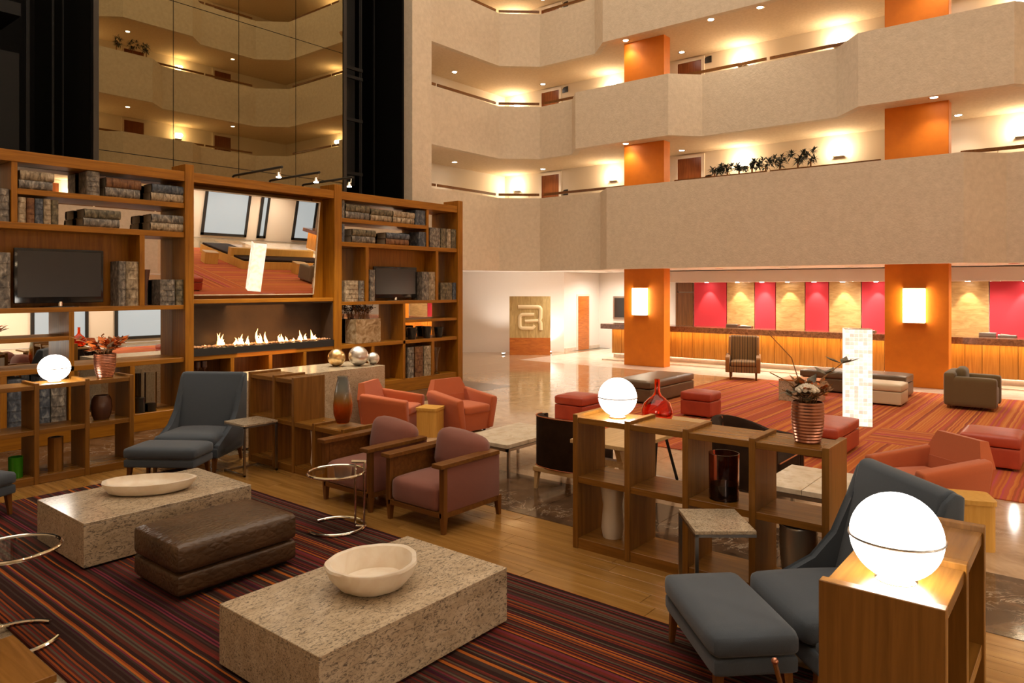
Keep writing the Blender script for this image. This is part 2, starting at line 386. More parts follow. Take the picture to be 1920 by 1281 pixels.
# ================================================================== THE BUILDING
XE, YN, YS = 21.0, 17.4, -7.0                      # corridor walls of the galleries
LV = [(2.82, 5.19), (6.47, 8.17), (9.48, 11.19), (12.49, 14.2), (15.5, 17.2)]
LNAME = ['second', 'third', 'fourth', 'fifth', 'sixth']
NORTH = [(12.2, 15.05), (17.87, 15.05), (18.78, 14.08)]
EAST = [[(18.75, 11.75), (18.05, 11.1), (18.05, 2.2), (18.75, 1.5)],
        [(18.75, 12.8), (18.05, 12.2), (18.05, 9.13), (18.75, 8.45), (18.75, 4.95), (17.95, 4.27), (17.95, 1.3), (18.75, .6)],
        [(18.8, 11.99), (18.06, 11.24), (18.06, 3.0), (18.8, 2.3)],
        [(18.75, 12.8), (18.05, 12.2), (18.05, 9.13), (18.75, 8.45), (18.75, 4.95), (17.95, 4.27), (17.95, 1.3), (18.75, .6)]]
EAST.append(EAST[2])
SOUTH = [[(18.75, -3.35), (17.75, -4.4), (13.6, -4.4), (12.9, -3.7), (8.6, -3.7), (7.9, -4.4), (-5, -4.4)],
         [(18.75, -3.35), (17.75, -4.4), (15.2, -4.4), (14.5, -3.7), (11.8, -3.7), (11.1, -4.4), (-5, -4.4)]]
def offset(pts, t):
    out = []
    for i, p in enumerate(pts):
        ns = []
        for a, b in ((i - 1, i), (i, i + 1)):
            if a < 0 or b >= len(pts): continue
            d = Vector((pts[b][0] - pts[a][0], pts[b][1] - pts[a][1])).normalized(); ns.append(Vector((-d.y, d.x)))
        n = sum(ns, Vector((0, 0))); n.normalize(); k = t / max(.35, n.dot(ns[0]))
        out.append((p[0] + n.x * k, p[1] + n.y * k))
    return out
def band(pts, t, z0, z1):
    b = B(); off = offset(pts, t)
    for i in range(len(pts) - 1):
        p, q, r, s = pts[i], pts[i + 1], off[i + 1], off[i]
        b.hexa([(*p, z0), (*q, z0), (*r, z0), (*s, z0), (*p, z1), (*q, z1), (*r, z1), (*s, z1)])
    return b
for k, (z0, z1) in enumerate(LV):
    line = NORTH + EAST[k] + SOUTH[k % 2]
    struct(band(line, .18, z0, z1).obj('wall_parapet_' + LNAME[k], 'stucco'))
    outer = [(-5, YS), (XE, YS), (XE, YN), (12.2, YN)] if k else [(-5, YS), (23.4, YS), (23.4, YN), (12.2, YN)]
    struct(B().prism(offset(line, .02) + outer, z0 + .004, z0 + .34, 'z').obj('ceiling_' + ('ground' if k == 0 else LNAME[k - 1]), 'soffit' if k else 'white_wall'))
struct(box('wall_corridor_east', 'cream', None, XE, XE + .2, YS, YN, 3.16, 18))
struct(box('wall_corridor_north', 'cream', None, 12.2, XE + .2, YN, YN + .2, 3.16, 18))
struct(box('wall_corridor_south', 'cream', None, -5, XE + .2, YS - .2, YS, 3.16, 18))
struct(box('wall_west', 'stucco', None, -5.2, -5, YS, 16, 0, 18))
# ground floor walls
gw = B()
gw.box(12.2, 18.5, YN, YN + .2, 0, 2.82)
gw.hexa([(18.4, 17.4, 0), (20.9, 14.6, 0), (21.05, 14.75, 0), (18.5, 17.6, 0), (18.4, 17.4, 2.82), (20.9, 14.6, 2.82), (21.05, 14.75, 2.82), (18.5, 17.6, 2.82)])
gw.box(20.9, 23.4, 14.6, 14.75, 0, 2.82)
struct(gw.obj('wall_north', 'white_wall'))
struct(box('baseboard_north', 'marble_white', None, 20.92, 23.2, 14.57, 14.6, 0, .12))
struct(box('wall_east', 'white_wall', None, 23.2, 23.4, YS, 14.6, 0, 2.82))
struct(box('wall_south', 'cream', None, -5, 23.4, YS, YS + .15, 0, 2.82))
# pillars in orange paint, running up through all floors
for j, (y0, y1) in enumerate(((9.54, 10.84), (2.55, 3.85))):
    p = struct(box('wall_pillar_' + ('north', 'south')[j], 'orange', None, 18.6, 18.98, y0, y1, 0, 17.5, bev=.012))
# left wall of the atrium: mirrored lift tower, dark shafts, stucco pier
struct(B().box(11.57, 12.2, 12.4, 15.2, 0, 18).obj('wall_pier', 'stucco'))
struct(box('wall_shaft_back', 'shaft_black', None, -5, 12.2, 15.0, 15.2, 0, 18))
struct(box('wall_shaft_end', 'shaft_black', None, 11.50, 11.566, 12.68, 15, 0, 16))
sh = struct(B().box(9.58, 9.66, 12.55, 15, 0, 16).box(4.68, 4.76, 12.55, 15, 0, 16).obj('wall_shaft_side', 'shaft_black'))
t = struct(bpy.data.objects.new('wall_lift_tower', None)); put(t)
xs = [4.76, 5.965, 7.19, 8.42, 9.58]; zs = [2.0, 4.5, 7.25, 10.0, 12.8]
for i in range(4):
    for j in range(4):
        box('mirror_panel', 'tint_mirror', t, xs[i] + .006, xs[i + 1] - .006, 12.40, 12.42, zs[j] + .006, zs[j + 1] - .006)
box('backing', 'black', t, 4.76, 9.58, 12.422, 12.5, 0, 16)
for x in (4.72, 9.62): box('edge_trim', 'dark_steel', t, x - .04, x + .04, 12.38, 12.5, 0, 16)
sr = struct(bpy.data.objects.new('wall_lift_rails', None)); put(sr)
for x, wd, y in ((9.95, .03, 12.9), (10.05, .02, 13.0), (10.42, .025, 12.9), (10.50, .03, 12.95), (10.85, .05, 13.4), (11.25, .04, 13.4), (3.2, .04, 13.2), (3.6, .03, 13.3), (4.0, .05, 13.2), (4.3, .03, 13.0), (4.45, .02, 13.0), (2.6, .05, 13.4)):
    box('guide_rail', 'shaft_grey', sr, x, x + wd, y, y + .04, 0, 16)
for z in (4.8, 6.0, 6.95, 7.15, 9.0, 9.2): box('lift_frame', 'shaft_grey', sr, 9.9, 10.5, 12.88, 12.94, z, z + .07)
box('car_glass', 'shaft_grey', sr, 9.95, 10.45, 13.1, 13.14, 4.6, 9.4)
box('car_roof', 'shaft_grey', sr, 2.6, 3.9, 13.1, 14.4, 6.55, 6.75)
for x in (2.5, 3.05, 3.5): box('car_panel', 'shaft_grey', sr, x, x + .42, 13.25, 13.3, 3.6, 6.0)
# ------------------------------------------------------------------ floor
fl = struct(box('floor', 'border_stone', None, -5, 23.4, YS, 17.6, -.25, -.012))
PL = [B().box(-.0875, .0875, -L / 2, L / 2, -.012, 0, bev=.002, seg=1).mesh('plank', 'plank') for L in (1.1, 1.5, 1.9)]
def plank(x, y, k):
    o = bpy.data.objects.new('plank', PL[k]); o.location = (x, y, 0); put(o, fl)
LEN = (1.1, 1.5, 1.9)
for c in range(7):
    x = 4.47 + .1775 * (c + .5); y = 9.0 + random.random() * .5
    while y > -1.4:
        k = random.randrange(3); plank(x, y - LEN[k] / 2, k); y -= LEN[k] + .003
SH = B().box(-.0875, .0875, -.28, .28, -.012, 0, bev=.002, seg=1).mesh('plank', 'plank')
for c in range(26):
    x = 4.47 - .1775 * (c + .5)
    o = bpy.data.objects.new('plank', SH); o.location = (x, 9.28, 0); put(o, fl)
TS = 1.2
TM = {k: B().box(.002, TS - .002, .002, TS - .002, -.012, 0, bev=.0015, seg=1).mesh('tile', 'marble_' + k) for k in ('dark', 'tan', 'white')}
for i in range(15):
    for j in range(20):
        x, y = 5.72 + i * TS, -6.3 + j * TS
        if 9.4 < x and x + TS < 17.7 and y + TS < 7.1: continue
        if x > 20.3 or (x + y > 34.2) or y > 16.2: 
            if x > 20.3 and y > 13: continue
        k = 'dark' if (x < 6.9 or (y > 9.3 and x < 12.5)) else 'white' if (x > 17.6 and y < 13.0) else 'tan'
        o = bpy.data.objects.new('tile', TM[k]); o.location = (x, y, 0); put(o, fl)
for i in range(5):
    for j in range(3):
        if j == 2 : continue
        o = bpy.data.objects.new('tile', TM['dark']); o.location = (4.52 - i * TS, 9.565 + j * TS, 0); put(o, fl)
tag(box('rug', 'rug1', None, 1.62, 4.46, -1.2, 9.0, -.012, .010), 'dark red and orange striped rug under the granite coffee tables', 'rug')
tag(box('rug', 'rug2', None, 9.35, 17.72, -4.2, 7.15, -.012, .012), 'large orange and pink striped rug in front of the reception', 'rug')
# ------------------------------------------------------------------ gallery doors, lamps, rails
dn = [0]
def door(x, y0, y1, z0, z1, label=None):
    dn[0] += 1
    d = struct(bpy.data.objects.new('door_%d' % dn[0], None)); put(d)
    f = B().box(x - .05, x, y0 - .1, y0, z0, z1 + .1).box(x - .05, x, y1, y1 + .1, z0, z1 + .1).box(x - .05, x, y0, y1, z1, z1 + .1)
    f.obj('door_frame', 'cream', d)
    lf = box('door_leaf', 'door_wood', d, x - .025, x - .003, y0, y1, z0, z1)
    B().tube([(x - .025, y1 - .08, z0 + 1.0), (x - .07, y1 - .08, z0 + 1.0), (x - .07, y1 - .2, z0 + 1.0)], .01, 6).obj('door_handle', 'chrome', lf)
def sconce(x, y, z, label):
    t = thing('wall_sconce', label, 'lamp', (x, y, z), 0, 'gallery wall sconces')
    b = B(); n = 10
    poly = [(-.10 * math.sin(math.pi * i / n), .13 * math.cos(math.pi * i / n)) for i in range(n + 1)]
    b.prism(poly, -.13, .13, 'z').obj('shade', 'sconce', t)
    box('bracket', 'chrome', t, -.1, 0, -.14, .14, -.15, -.13)
    lamp('POINT', 'sconce_light', (x - .22, y, z), 21, (1, .80, .52), .09)
def downlight(x, y, z, label, power=26, ang=115):
    t = thing('downlight', label, 'light', (x, y, z), 0, 'recessed gallery downlights')
    B().lathe([(.075, -.004), (.11, -.012), (.11, 0), (.075, 0)], seg=20, cap=False).obj('trim_ring', 'chrome', t, True)
    B().cyl(0, 0, -.006, -.002, .075, seg=18).obj('lens', 'bulb', t)
    lamp('SPOT', 'down_light', (x, y, z - .03), power, (1, .86, .66), .05, (0, 0, 0), ang, .7)
ORD = ['first', 'second', 'third', 'fourth', 'fifth', 'sixth', 'seventh', 'eighth']
for k in range(4):
    zf = LV[k][0] + 1.28; zc = LV[k + 1][0]; nm = LNAME[k]
    for (y0, y1) in ((14.87, 15.65), (9.48, 10.28), (-1.2, -.4)): door(XE, y0, y1, zf, zc - .14)
    for n, y in enumerate((16.8, 12.65, 8.17, 5.47, 1.36, -2.6)):
        sconce(XE, y, zc - .45, 'glowing wall sconce on the %s-floor corridor wall, %s from the far corner' % (nm, ORD[n]))
    for n, (x, y) in enumerate(((17.45, 16.65), (20.45, 15.2), (18.36, 10.64), (20.35, 9.84), (18.15, 2.77), (20.4, 2.6), (18.36, 6.7), (18.36, 8.03))):
        if n > 5 and k != 1: continue
        downlight(x, y, zc + .003, 'round downlight in the soffit above the %s-floor gallery, %s from the pier' % (nm, ORD[n]))
    for n, x in enumerate((2.0, 6.5, 11.0, 15.5)):
        t = thing('wall_sconce', 'glowing wall sconce on the %s-floor corridor behind the viewer, %s from the left' % (nm, ORD[n]), 'lamp', (x, YS, zc - .45), R(-90), 'gallery wall sconces')
        poly = [(-.10 * math.sin(math.pi * i / 10), .13 * math.cos(math.pi * i / 10)) for i in range(11)]
        B().prism(poly, -.13, .13, 'z').obj('shade', 'sconce', t); box('bracket', 'chrome', t, -.1, 0, -.14, .14, -.15, -.13)
        lamp('POINT', 'sconce_light', (x, YS + .25, zc - .45), 30, (1, .80, .52), .09)
        downlight(x + 1.6, -5.2, zc + .003, 'round downlight above the %s-floor gallery behind the viewer, %s from the left' % (nm, ORD[n]))
    for n, x in enumerate((4.2, 8.6, 9.8, 13.2, 17.2)):
        dn[0] += 1; dd = struct(bpy.data.objects.new('door_%d' % dn[0], None)); put(dd)
        box('door_frame', 'cream', dd, x - .1, x + .9, YS, YS + .03, zf, zc - .04); box('door_leaf', 'door_wood', dd, x, x + .8, YS + .025, YS + .045, zf, zc - .14)
    # handrails stand back on the recess line, one run per bay
    zr = LV[k][1] + .09
    def rail(pts, where):
        t = thing('handrail', 'brown wooden handrail of the %s-floor gallery, %s' % (nm, where), 'handrail', group='gallery handrails')
        for (a, b_) in zip(pts, pts[1:]):
            A_, B_ = Vector(a), Vector(b_); L_ = (B_ - A_).length; n = max(1, round(L_ / 2.3)); u = (B_ - A_) / L_; v = Vector((-u.y, u.x))
            for i in range(n):
                p = A_ + u * (L_ * i / n + .04); q = A_ + u * (L_ * (i + 1) / n - .04)
                r_ = [p - v * .02, q - v * .02, q + v * .02, p + v * .02]
                B().hexa([(*c, zr) for c in r_] + [(*c, zr + .075) for c in r_]).obj('rail', 'dark_wood', t)
                for f in (.25, .75):
                    c = p + (q - p) * f; B().cyl(c.x, c.y, zr - .1, zr, .008, seg=6).obj('rail_post', 'chrome', t)
    rail([(12.4, 15.2), (17.9, 15.2)], 'run beside the stucco pier')
    rail([(17.95, 15.2), (18.9, 14.15)], 'short run across the corner')
    rail([(18.9, 14.05), (18.9, 10.95)], 'run from the corner to the first orange pillar')
    rail([(18.9, 9.4), (18.9, 3.95)], 'run between the two orange pillars')
    rail([(18.9, 2.4), (18.9, -3.3)], 'run beyond the second orange pillar')
    rail([(17.7, -4.55), (-4.8, -4.55)], 'run on the side behind the viewer')
# leafy plants along the second-floor parapet
def bush(name, label, loc, h, n, seed, mat='leaf', spread=.42):
    rnd = random.Random(seed); t = thing(name, label, 'plant', loc, 0, 'plants along the parapet')
    b = B()
    for c in range(6):
        cc = Vector((rnd.uniform(-.1, .1), rnd.uniform(-.2, .2), h * (.35 + .12 * c))) if c else Vector((0, 0, h * .4))
        for i in range(n // 6):
            a = rnd.uniform(0, 6.28); el = rnd.uniform(-.5, 1.1); L = rnd.uniform(.6, 1) * .21
            d = Vector((math.cos(a) * math.cos(el), math.sin(a) * math.cos(el), math.sin(el))); s = Vector((-math.sin(a), math.cos(a), 0)) * .017
            p1 = cc + d * L * .5 + Vector((0, 0, .015)); p2 = cc + d * L; p2.z = max(.01, p2.z - .03); p1.z = max(.02, p1.z)
            b.bm.faces.new([b.bm.verts.new(q) for q in (cc, p1 + s, p2, p1 - s)])
    b.obj('foliage', mat, t); B().tube([(0, 0, 0), (0, 0, h * .6)], .02, 6).obj('stem', 'dried', t); return t
for i, px in enumerate((1340, 1364, 1386, 1410, 1436, 1462, 1496, 1520)):
    y = 18.16; l = (px - 960) / FPX; c, s = math.cos(TH), math.sin(TH); Y = 18.16 * (s - l * c) / (c + l * s)
    bush('parapet_plant', 'dark leafy plant on the second-floor parapet, %s in the row from the left' % ORD[i], (18.16, Y, 5.19), (.28, .26, .28, .34, .32, .36, .44, .40)[i], 170, i)
for i, x in enumerate((11.6, 12.2, 12.7)):
    bush('parapet_plant', 'dark leafy plant on the fourth-floor parapet behind the viewer, %s in the row' % ORD[i], (x, -3.79, 11.19), .5, 110, 20 + i)
# room number plaques
for k in range(3):
    zf = LV[k][0] + 1.28
    for n, y in enumerate((14.62, 9.28)):
        t = thing('room_sign', 'small dark room sign on the %s-floor corridor wall by the %s door' % (LNAME[k], ('far', 'middle')[n]), 'sign', (XE - .012, y, zf + 1.55))
        B().prism([(-.12, -.1), (.12, -.1), (.12, .02), (.05, .09), (-.04, .1), (-.12, .1)], -.01, .01, 'x').obj('plate', 'dark_steel', t)
# ------------------------------------------------------------------ ground floor north corner
box('door_leaf', 'orange_wood', (lambda d: (put(d), struct(d))[1])(bpy.data.objects.new('door_90', None)), 21.75, 22.45, 14.56, 14.6, .0, 1.96)
d90 = bpy.data.objects['door_90']
box('door_frame', 'cream', d90, 21.68, 22.52, 14.575, 14.605, 0, 2.03)
lg = thing('logo_panel', 'tall timber wall panel with a pale rounded emblem, beside the wooden door', 'panel', (19.18, 14.8, 0), math.atan2(-1.07, .87))
box('body', 'logo_panel', lg, -.69, .69, 0, .16, .58, 1.98)
box('plinth', 'orange_wood', lg, -.69, .69, 0, .17, 0, .58)
# emblem: a rounded square bracket over a bowed letter shape
def rr(w_, h_, r_, n=5):
    P_ = []
    for cx, cy, a0 in ((w_ - r_, h_ - r_, 0), (-w_ + r_, h_ - r_, 90), (-w_ + r_, -h_ + r_, 180), (w_ - r_, -h_ + r_, 270)):
        for i in range(n + 1): a = R(a0 + 90 * i / n); P_.append((cx + r_ * math.cos(a), cy + r_ * math.sin(a)))
    return P_
em = B()
def stroke(pts, w_=.055, r=8): em.tube([(x, -.012, z) for x, z in pts], w_, r)
def arc(cx, cz, r_, a0, a1, n=8): return [(cx + r_ * math.cos(R(a0 + (a1 - a0) * i / n)), cz + r_ * math.sin(R(a0 + (a1 - a0) * i / n))) for i in range(n + 1)]
def ep(px, py): return ((px - 368) * .00254, (835 - py) * .00261)
def corner(c, r_, a0, a1): return arc(*c, r_, a0, a1, 6)
c1 = ep(470, 250); c2 = ep(270, 350); c3 = ep(270, 450)
stroke([ep(210, 213)] + corner(c1, .096, 90, 0) + [ep(508, 350), ep(492, 386), ep(508, 425), ep(510, 512)], .066)
stroke([ep(425, 312)] + corner(c2, .098, 90, 180) + corner(c3, .098, 180, 270) + [ep(405, 487), ep(432, 452)], .06)
stroke([ep(302, 398), ep(480, 390)], .05)
em.xf(Matrix.Diagonal((1, .45, 1, 1))).obj('emblem', 'logo_gold', lg, True)
for i, (x, y) in enumerate(((18.75, 15.6), (20.25, 14.75))):
    t = thing('floor_uplight', 'small floor uplight washing the white wall %s the emblem panel' % ('left of', 'right of')[i], 'light', (x, y, 0), 0, 'floor uplights')
    B().cyl(0, 0, 0, .05, .07).obj('housing', 'steel', t); B().cyl(0, 0, .05, .056, .05).obj('lens', 'bulb', t)
    lamp('SPOT', 'up_light', (x, y, .09), 70, (1, .93, .84), .04, (R(180), 0, 0), 110, .9)
tv = thing('wall_screen', 'dark wall screen in a silver frame behind the orange pillar', 'screen', (23.2, 13.45, 1.53))
box('frame', 'steel', tv, -.06, 0, -.5, .5, -.42, .42); box('glass', 'screen', tv, -.066, -.06, -.44, .44, -.36, .36)
# ------------------------------------------------------------------ reception
struct(box('ceiling_reception', 'white_wall', None, 21.3, 23.2, YS, 11.3, 2.45, 2.8))
dk = thing('reception_desk', 'long reception desk clad in glowing timber boards under a brown stone top', 'desk', (20.0, 0, 0))
DY0, DY1 = -4.5, 12.1
box('worktop', 'granite_cap', dk, -.30, .55, DY0, DY1 + .25, .96, 1.12, bev=.01)
box('carcass', 'dark_wood', dk, .05, .5, DY0, DY1, .17, .96)
box('plinth', 'marble_white', dk, .1, .5, DY0, DY1, 0, .17)
n = 48; wq = (DY1 - DY0) / n
PB = B().box(-.03, .0, .004, wq - .004, .17, .945, bev=.003, seg=1).mesh('board', 'desk_plank')
for i in range(n):
    o = bpy.data.objects.new('board', PB); o.location = (.05 - .006 * (i % 2), DY0 + i * wq, 0); put(o, dk)
for i in range(2): box('end_board', 'desk_plank', dk, .05 + .22 * i, .26 + .22 * i, DY1, DY1 + .03, .17, .945)
box('light_strip', 'led', dk, -.16, -.13, DY0, DY1, .952, .958)
box('floor_light_strip', 'led_w', dk, .075, .095, DY0, DY1, .163, .1695)
B().box(-.6, .02, DY0, DY1, .0, .03).obj('step', 'marble_white', dk)
ys = [(10.73, 9.56, 'red_panel'), (9.56, 8.62, 'oak_panel'), (8.62, 7.94, 'red_panel'), (7.94, 7.03, 'oak_panel'), (7.03, 6.33, 'red_panel'), (6.33, 5.41, 'oak_panel'), (5.41, 4.5, 'red_panel'), (4.5, 3.7, 'oak_panel'), (3.7, 3.15, 'red_panel'), (3.15, 2.23, 'oak_panel'), (2.23, .6, 'red_panel'), (.6, -.6, 'oak_panel')]
for i, (a, b_, m) in enumerate(ys):
    tag(box('wall_panel', m, None, 23.12, 23.2, b_ + .012, a - .012, 0, 2.45, bev=.004), '%s wall panel behind the reception desk, %s of that colour from the dark door' % ('crimson' if m == 'red_panel' else 'honey oak veneer', ORD[i // 2]), 'panel', 'reception wall panels')
    yc = (a + b_) / 2
    t = thing('downlight', 'small ceiling spot lighting the %s %s panel behind reception' % (ORD[i // 2], 'crimson' if m == 'red_panel' else 'oak'), 'light', (22.85, yc, 2.45), 0, 'reception ceiling spots')
    B().cyl(0, 0, -.006, 0, .06).obj('lens', 'bulb', t)
    lamp('SPOT', 'panel_spot', (22.85, yc, 2.42), 42, (1, .84, .62), .03, (0, R(-14), 0), 62, .5)
for n, (x, y) in enumerate(((19.6, 13.2), (20.6, 12.6), (22.0, 13.4), (19.3, 8.2), (19.3, 6.4), (19.3, 4.8), (19.3, 1.4), (19.3, -.6), (22.1, 8.5), (22.1, 5.5), (22.1, 2.0))):  # added ceiling lamps that brighten the lobby walls and floor
    zc = 2.824 if x < 21.3 or y > 11.3 else 2.45
    t = thing('downlight', 'added fill downlight in the ground-floor ceiling near reception, %s along' % (ORD + ['ninth', 'tenth', 'eleventh'])[n], 'light', (x, y, zc), 0, 'added reception fill downlights')
    B().lathe([(.075, -.004), (.11, -.012), (.11, 0), (.075, 0)], seg=20, cap=False).obj('trim_ring', 'chrome', t, True); B().cyl(0, 0, -.006, -.002, .075, seg=18).obj('lens', 'bulb', t)
    lamp('SPOT', 'down_light', (x, y, zc - .03), 120, (1, .93, .82), .05, (0, 0, 0), 168, .9)
d = struct(bpy.data.objects.new('door_91', None)); put(d)
box('door_leaf', 'dark_wood_z', d, 23.15, 23.2, 10.78, 11.35, 0, 2.1); box('transom', 'dark_wood_z', d, 23.15, 23.2, 10.78, 11.35, 2.13, 2.45)
box('door_frame', 'dark_wood_z', d, 23.14, 23.2, 11.35, 11.42, 0, 2.45)
for i, y in enumerate((8.0, 4.75, 1.75)):
    t = thing('desk_terminal', 'grey desk terminal and papers on the reception worktop, %s from the left' % ORD[i], 'computer', (20.42, y, 1.12), 0, 'reception terminals')
    B().box(-.1, .1, -.32, .05, 0, .05, bev=.008).obj('tray', 'steel', t); B().box(-.12, .1, .08, .42, 0, .09, bev=.01).obj('printer', 'steel', t)
    B().box(-.08, .06, -.22, .0, .05, .07).xf(Matrix.Rotation(.1, 4, 'X')).obj('papers', 'petal_w', t)
for i, y in enumerate((10.275, 3.225)):
    t = thing('pillar_sconce', 'tall bright box sconce on the %s orange pillar' % ('far', 'near')[i], 'lamp', (18.6, y, 1.47), 0, 'pillar sconces')
    box('diffuser', 'sconce', t, -.14, -.01, -.22, .22, .02, .79, bev=.006); box('end_plate', 'cream', t, -.15, 0, -.225, .225, -.002, .012); box('end_plate', 'cream', t, -.15, 0, -.225, .225, .798, .81)
for n, x in enumerate((11.0, 13.5, 15.5, 17.5, 19.5, 21.5, 8.6, 6.2, 3.8, 1.4, -1.0)):  # added unseen lamps, brightening the window side and the faces turned towards it
    yy = -5.6 if n < 6 else -4.9
    t = thing('downlight', 'added fill downlight in the ground-floor ceiling by the windows behind the viewer, %s along' % (ORD + ['ninth', 'tenth', 'eleventh'])[n], 'light', (x, yy, 2.824), 0, 'added window-side fill downlights')
    B().lathe([(.075, -.004), (.11, -.012), (.11, 0), (.075, 0)], seg=20, cap=False).obj('trim_ring', 'chrome', t, True); B().cyl(0, 0, -.006, -.002, .075, seg=18).obj('lens', 'bulb', t)
    lamp('SPOT', 'down_light', (x, yy, 2.79), 120 if n < 6 else 260, (1, .90, .76), .05, (0, 0, 0), 150 if n < 6 else 172, .8)
# ------------------------------------------------------------------ south windows, seen in the mirrors
for i, (x0, x1) in enumerate(((16.1, 18.3), (18.85, 19.3), (20.75, 22.0), (12.6, 14.8), (9.6, 11.6))):
    wn = struct(bpy.data.objects.new('window_%d' % (i + 1), None)); put(wn)
    y = YS + .15; z0, z1 = .12, 2.25
    b = B()
    for a in ((x0, x0 + .12, z0, z1), (x1 - .12, x1, z0, z1), (x0, x1, z0, z0 + .12), (x0, x1, z1 - .12, z1)): b.box(a[0], a[1], y, y + .07, a[2], a[3])
    b.obj('window_frame', 'black', wn); box('pane', 'window', wn, x0 + .1, x1 - .1, y + .01, y + .03, z0 + .1, z1 - .1)

# ================================================================== THE BOOKCASE WALL
BY, BD = 11.78, .45
bc = thing('bookcase', 'full-width walnut bookcase wall with mirrored backs around the fireplace', 'bookcase', (0, 0, 0))
YB = BY + BD
def bx(name, mat, x0, x1, z0, z1, y0=BY, y1=YB, bev=.004): return box(name, mat, bc, x0, x1, y0, y1, z0, z1, bev=bev, seg=1)
for x0, x1 in ((2.33, 2.48), (5.85, 6.0), (8.87, 9.05), (12.43, 12.6)): bx('post', 'wood_z', x0, x1, 0, 4.345, BY - .03, YB)
for (x0, x1) in ((2.48, 5.85), (6.0, 8.87), (9.05, 12.43)):
    bx('header', 'wood_x', x0, x1, 4.06, 4.22, BY - .015); bx('plinth', 'wood_x', x0, x1, 0, .28, BY + .01); bx('shelf', 'wood_x', x0, x1, 1.05, 1.125)
    if x0 != 6.0:
        bx('shelf', 'wood_x', x0, x1, 1.93, 2.0); bx('shelf', 'wood_x', x0, x1, 3.12, 3.21)
        bx('mirror_back', 'mirror', x0 + .003, x1 - .003, .285, 4.055, YB - .04, YB - .03, 0)
    bx('back_board', 'dark_wood', x0, x1, .0, 4.06, YB - .028, YB, 0)
for i, z in enumerate((4.14, 3.17, 1.965, 1.09, .2)): bx('tenon', 'wood_x', 12.6, 12.64, z - .05, z + .05, BY + .03, YB - .1)
bx('shelf', 'wood_x', 3.466, 5.85, 3.61, 3.69); bx('shelf', 'wood_x', 9.05, 11.43, 3.61, 3.69)
bx('divider', 'wood_z', 3.39, 3.466, 3.21, 4.06); bx('divider', 'wood_z', 11.43, 11.5, 3.21, 4.06)
for x0, x1 in ((5.13, 5.21), (3.0, 3.07), (9.68, 9.76), (11.73, 11.81)): bx('divider', 'wood_z', x0, x1, 2.0, 3.12)
bx('niche_back', 'wood_z', 3.07, 5.13, 2.0, 3.12, YB - .07, YB - .045, 0); bx('niche_back', 'wood_z', 9.76, 11.73, 2.0, 3.12, YB - .07, YB - .045, 0)
bx('divider', 'wood_z', 4.12, 4.19, .28, 1.93); bx('shelf', 'wood_x', 2.48, 4.12, 1.51, 1.57)
bx('divider', 'wood_z', 10.72, 10.79, .28, 1.93); bx('shelf', 'wood_x', 10.79, 12.43, 1.51, 1.57)
for x0, x1 in ((3.26, 3.34), (4.985, 5.06), (9.84, 9.92), (11.59, 11.68)): bx('divider', 'wood_z', x0, x1, .28, 1.05)
bx('lower_back', 'dark_wood_z', 9.05, 12.43, .28, 1.05, YB - .07, YB - .045, 0)
for px in (436, 507.5, 572): x = onY(px, BY); bx('divider', 'wood_z', x - .035, x + .035, .28, 1.05)
bx('lower_back', 'dark_wood_z', 6.0, 8.87, .28, 1.05, YB - .07, YB - .045, 0)
bx('shelf', 'wood_x', 6.0, 8.87, 2.015, 2.085)
bx('niche_side', 'wood_z', 8.62, 8.87, 2.085, 4.06, YB - .1, YB - .03); bx('niche_back', 'wood_x', 6.0, 8.87, 2.085, 4.06, YB - .05, YB - .03, 0)
# ribbon fireplace
fp = thing('fireplace', 'long ribbon gas fireplace in a dark steel box below the tilted mirror', 'fireplace', (6.0, BY, 1.125))
W = 2.87
box('hearth_tray', 'black', fp, 0, W, -.01, .4, 0, .12); box('firebox_back', 'soot', fp, 0, W, .38, .4, .12, .885)
box('firebox_side', 'soot', fp, 0, .02, .02, .38, .12, .885); box('firebox_side', 'soot', fp, W - .02, W, .02, .38, .12, .885); box('firebox_top', 'soot', fp, 0, W, .02, .4, .865, .888)
pb = B(); rnd = random.Random(3)
for i in range(420):
    r_ = rnd.uniform(.012, .026); m = Matrix.Translation((rnd.uniform(.04, W - .04), rnd.uniform(.04, .3), .12 + r_ * .6 + rnd.uniform(0, .015))) @ Matrix.Diagonal((r_ * 1.2, r_, r_ * .7, 1))
    bmesh.ops.create_icosphere(pb.bm, subdivisions=1, radius=1, matrix=m)
tag(pb.obj('pebble_bed', 'pebble', fp), kind='stuff')
def flame(cx, h, n, seed):
    rnd = random.Random(seed); b = B(); c = B()
    for i in range(n):
        x = cx + rnd.uniform(-.09, .09) * (n / 3); y = rnd.uniform(.12, .22); hh = h * rnd.uniform(.4, 1); wv = rnd.uniform(.5, 1.5)
        for bb, k, wd in ((b, 1, .034), (c, .55, .026)):
            prof = [(.15, 0), (.9, .10), (1, .24), (.75, .45), (.42, .7), (.15, .9), (.01, 1)]
            rings = []
            for r_, z in prof:
                off = .02 * math.sin(z * 5 * wv + i); rings.append([bb.bm.verts.new((x + off + r_ * wd * math.cos(a), y - (0.02 if bb is c else 0) + r_ * wd * .6 * math.sin(a), .13 + z * hh * k)) for a in [2 * math.pi * q / 8 for q in range(8)]])
            for u, v in zip(rings, rings[1:]):
                for q in range(8): bb.bm.faces.new((u[q], u[(q + 1) % 8], v[(q + 1) % 8], v[q]))
    o = b.obj('flame', 'flame', fp, True); c.obj('flame_core', 'flame_core', o, True)
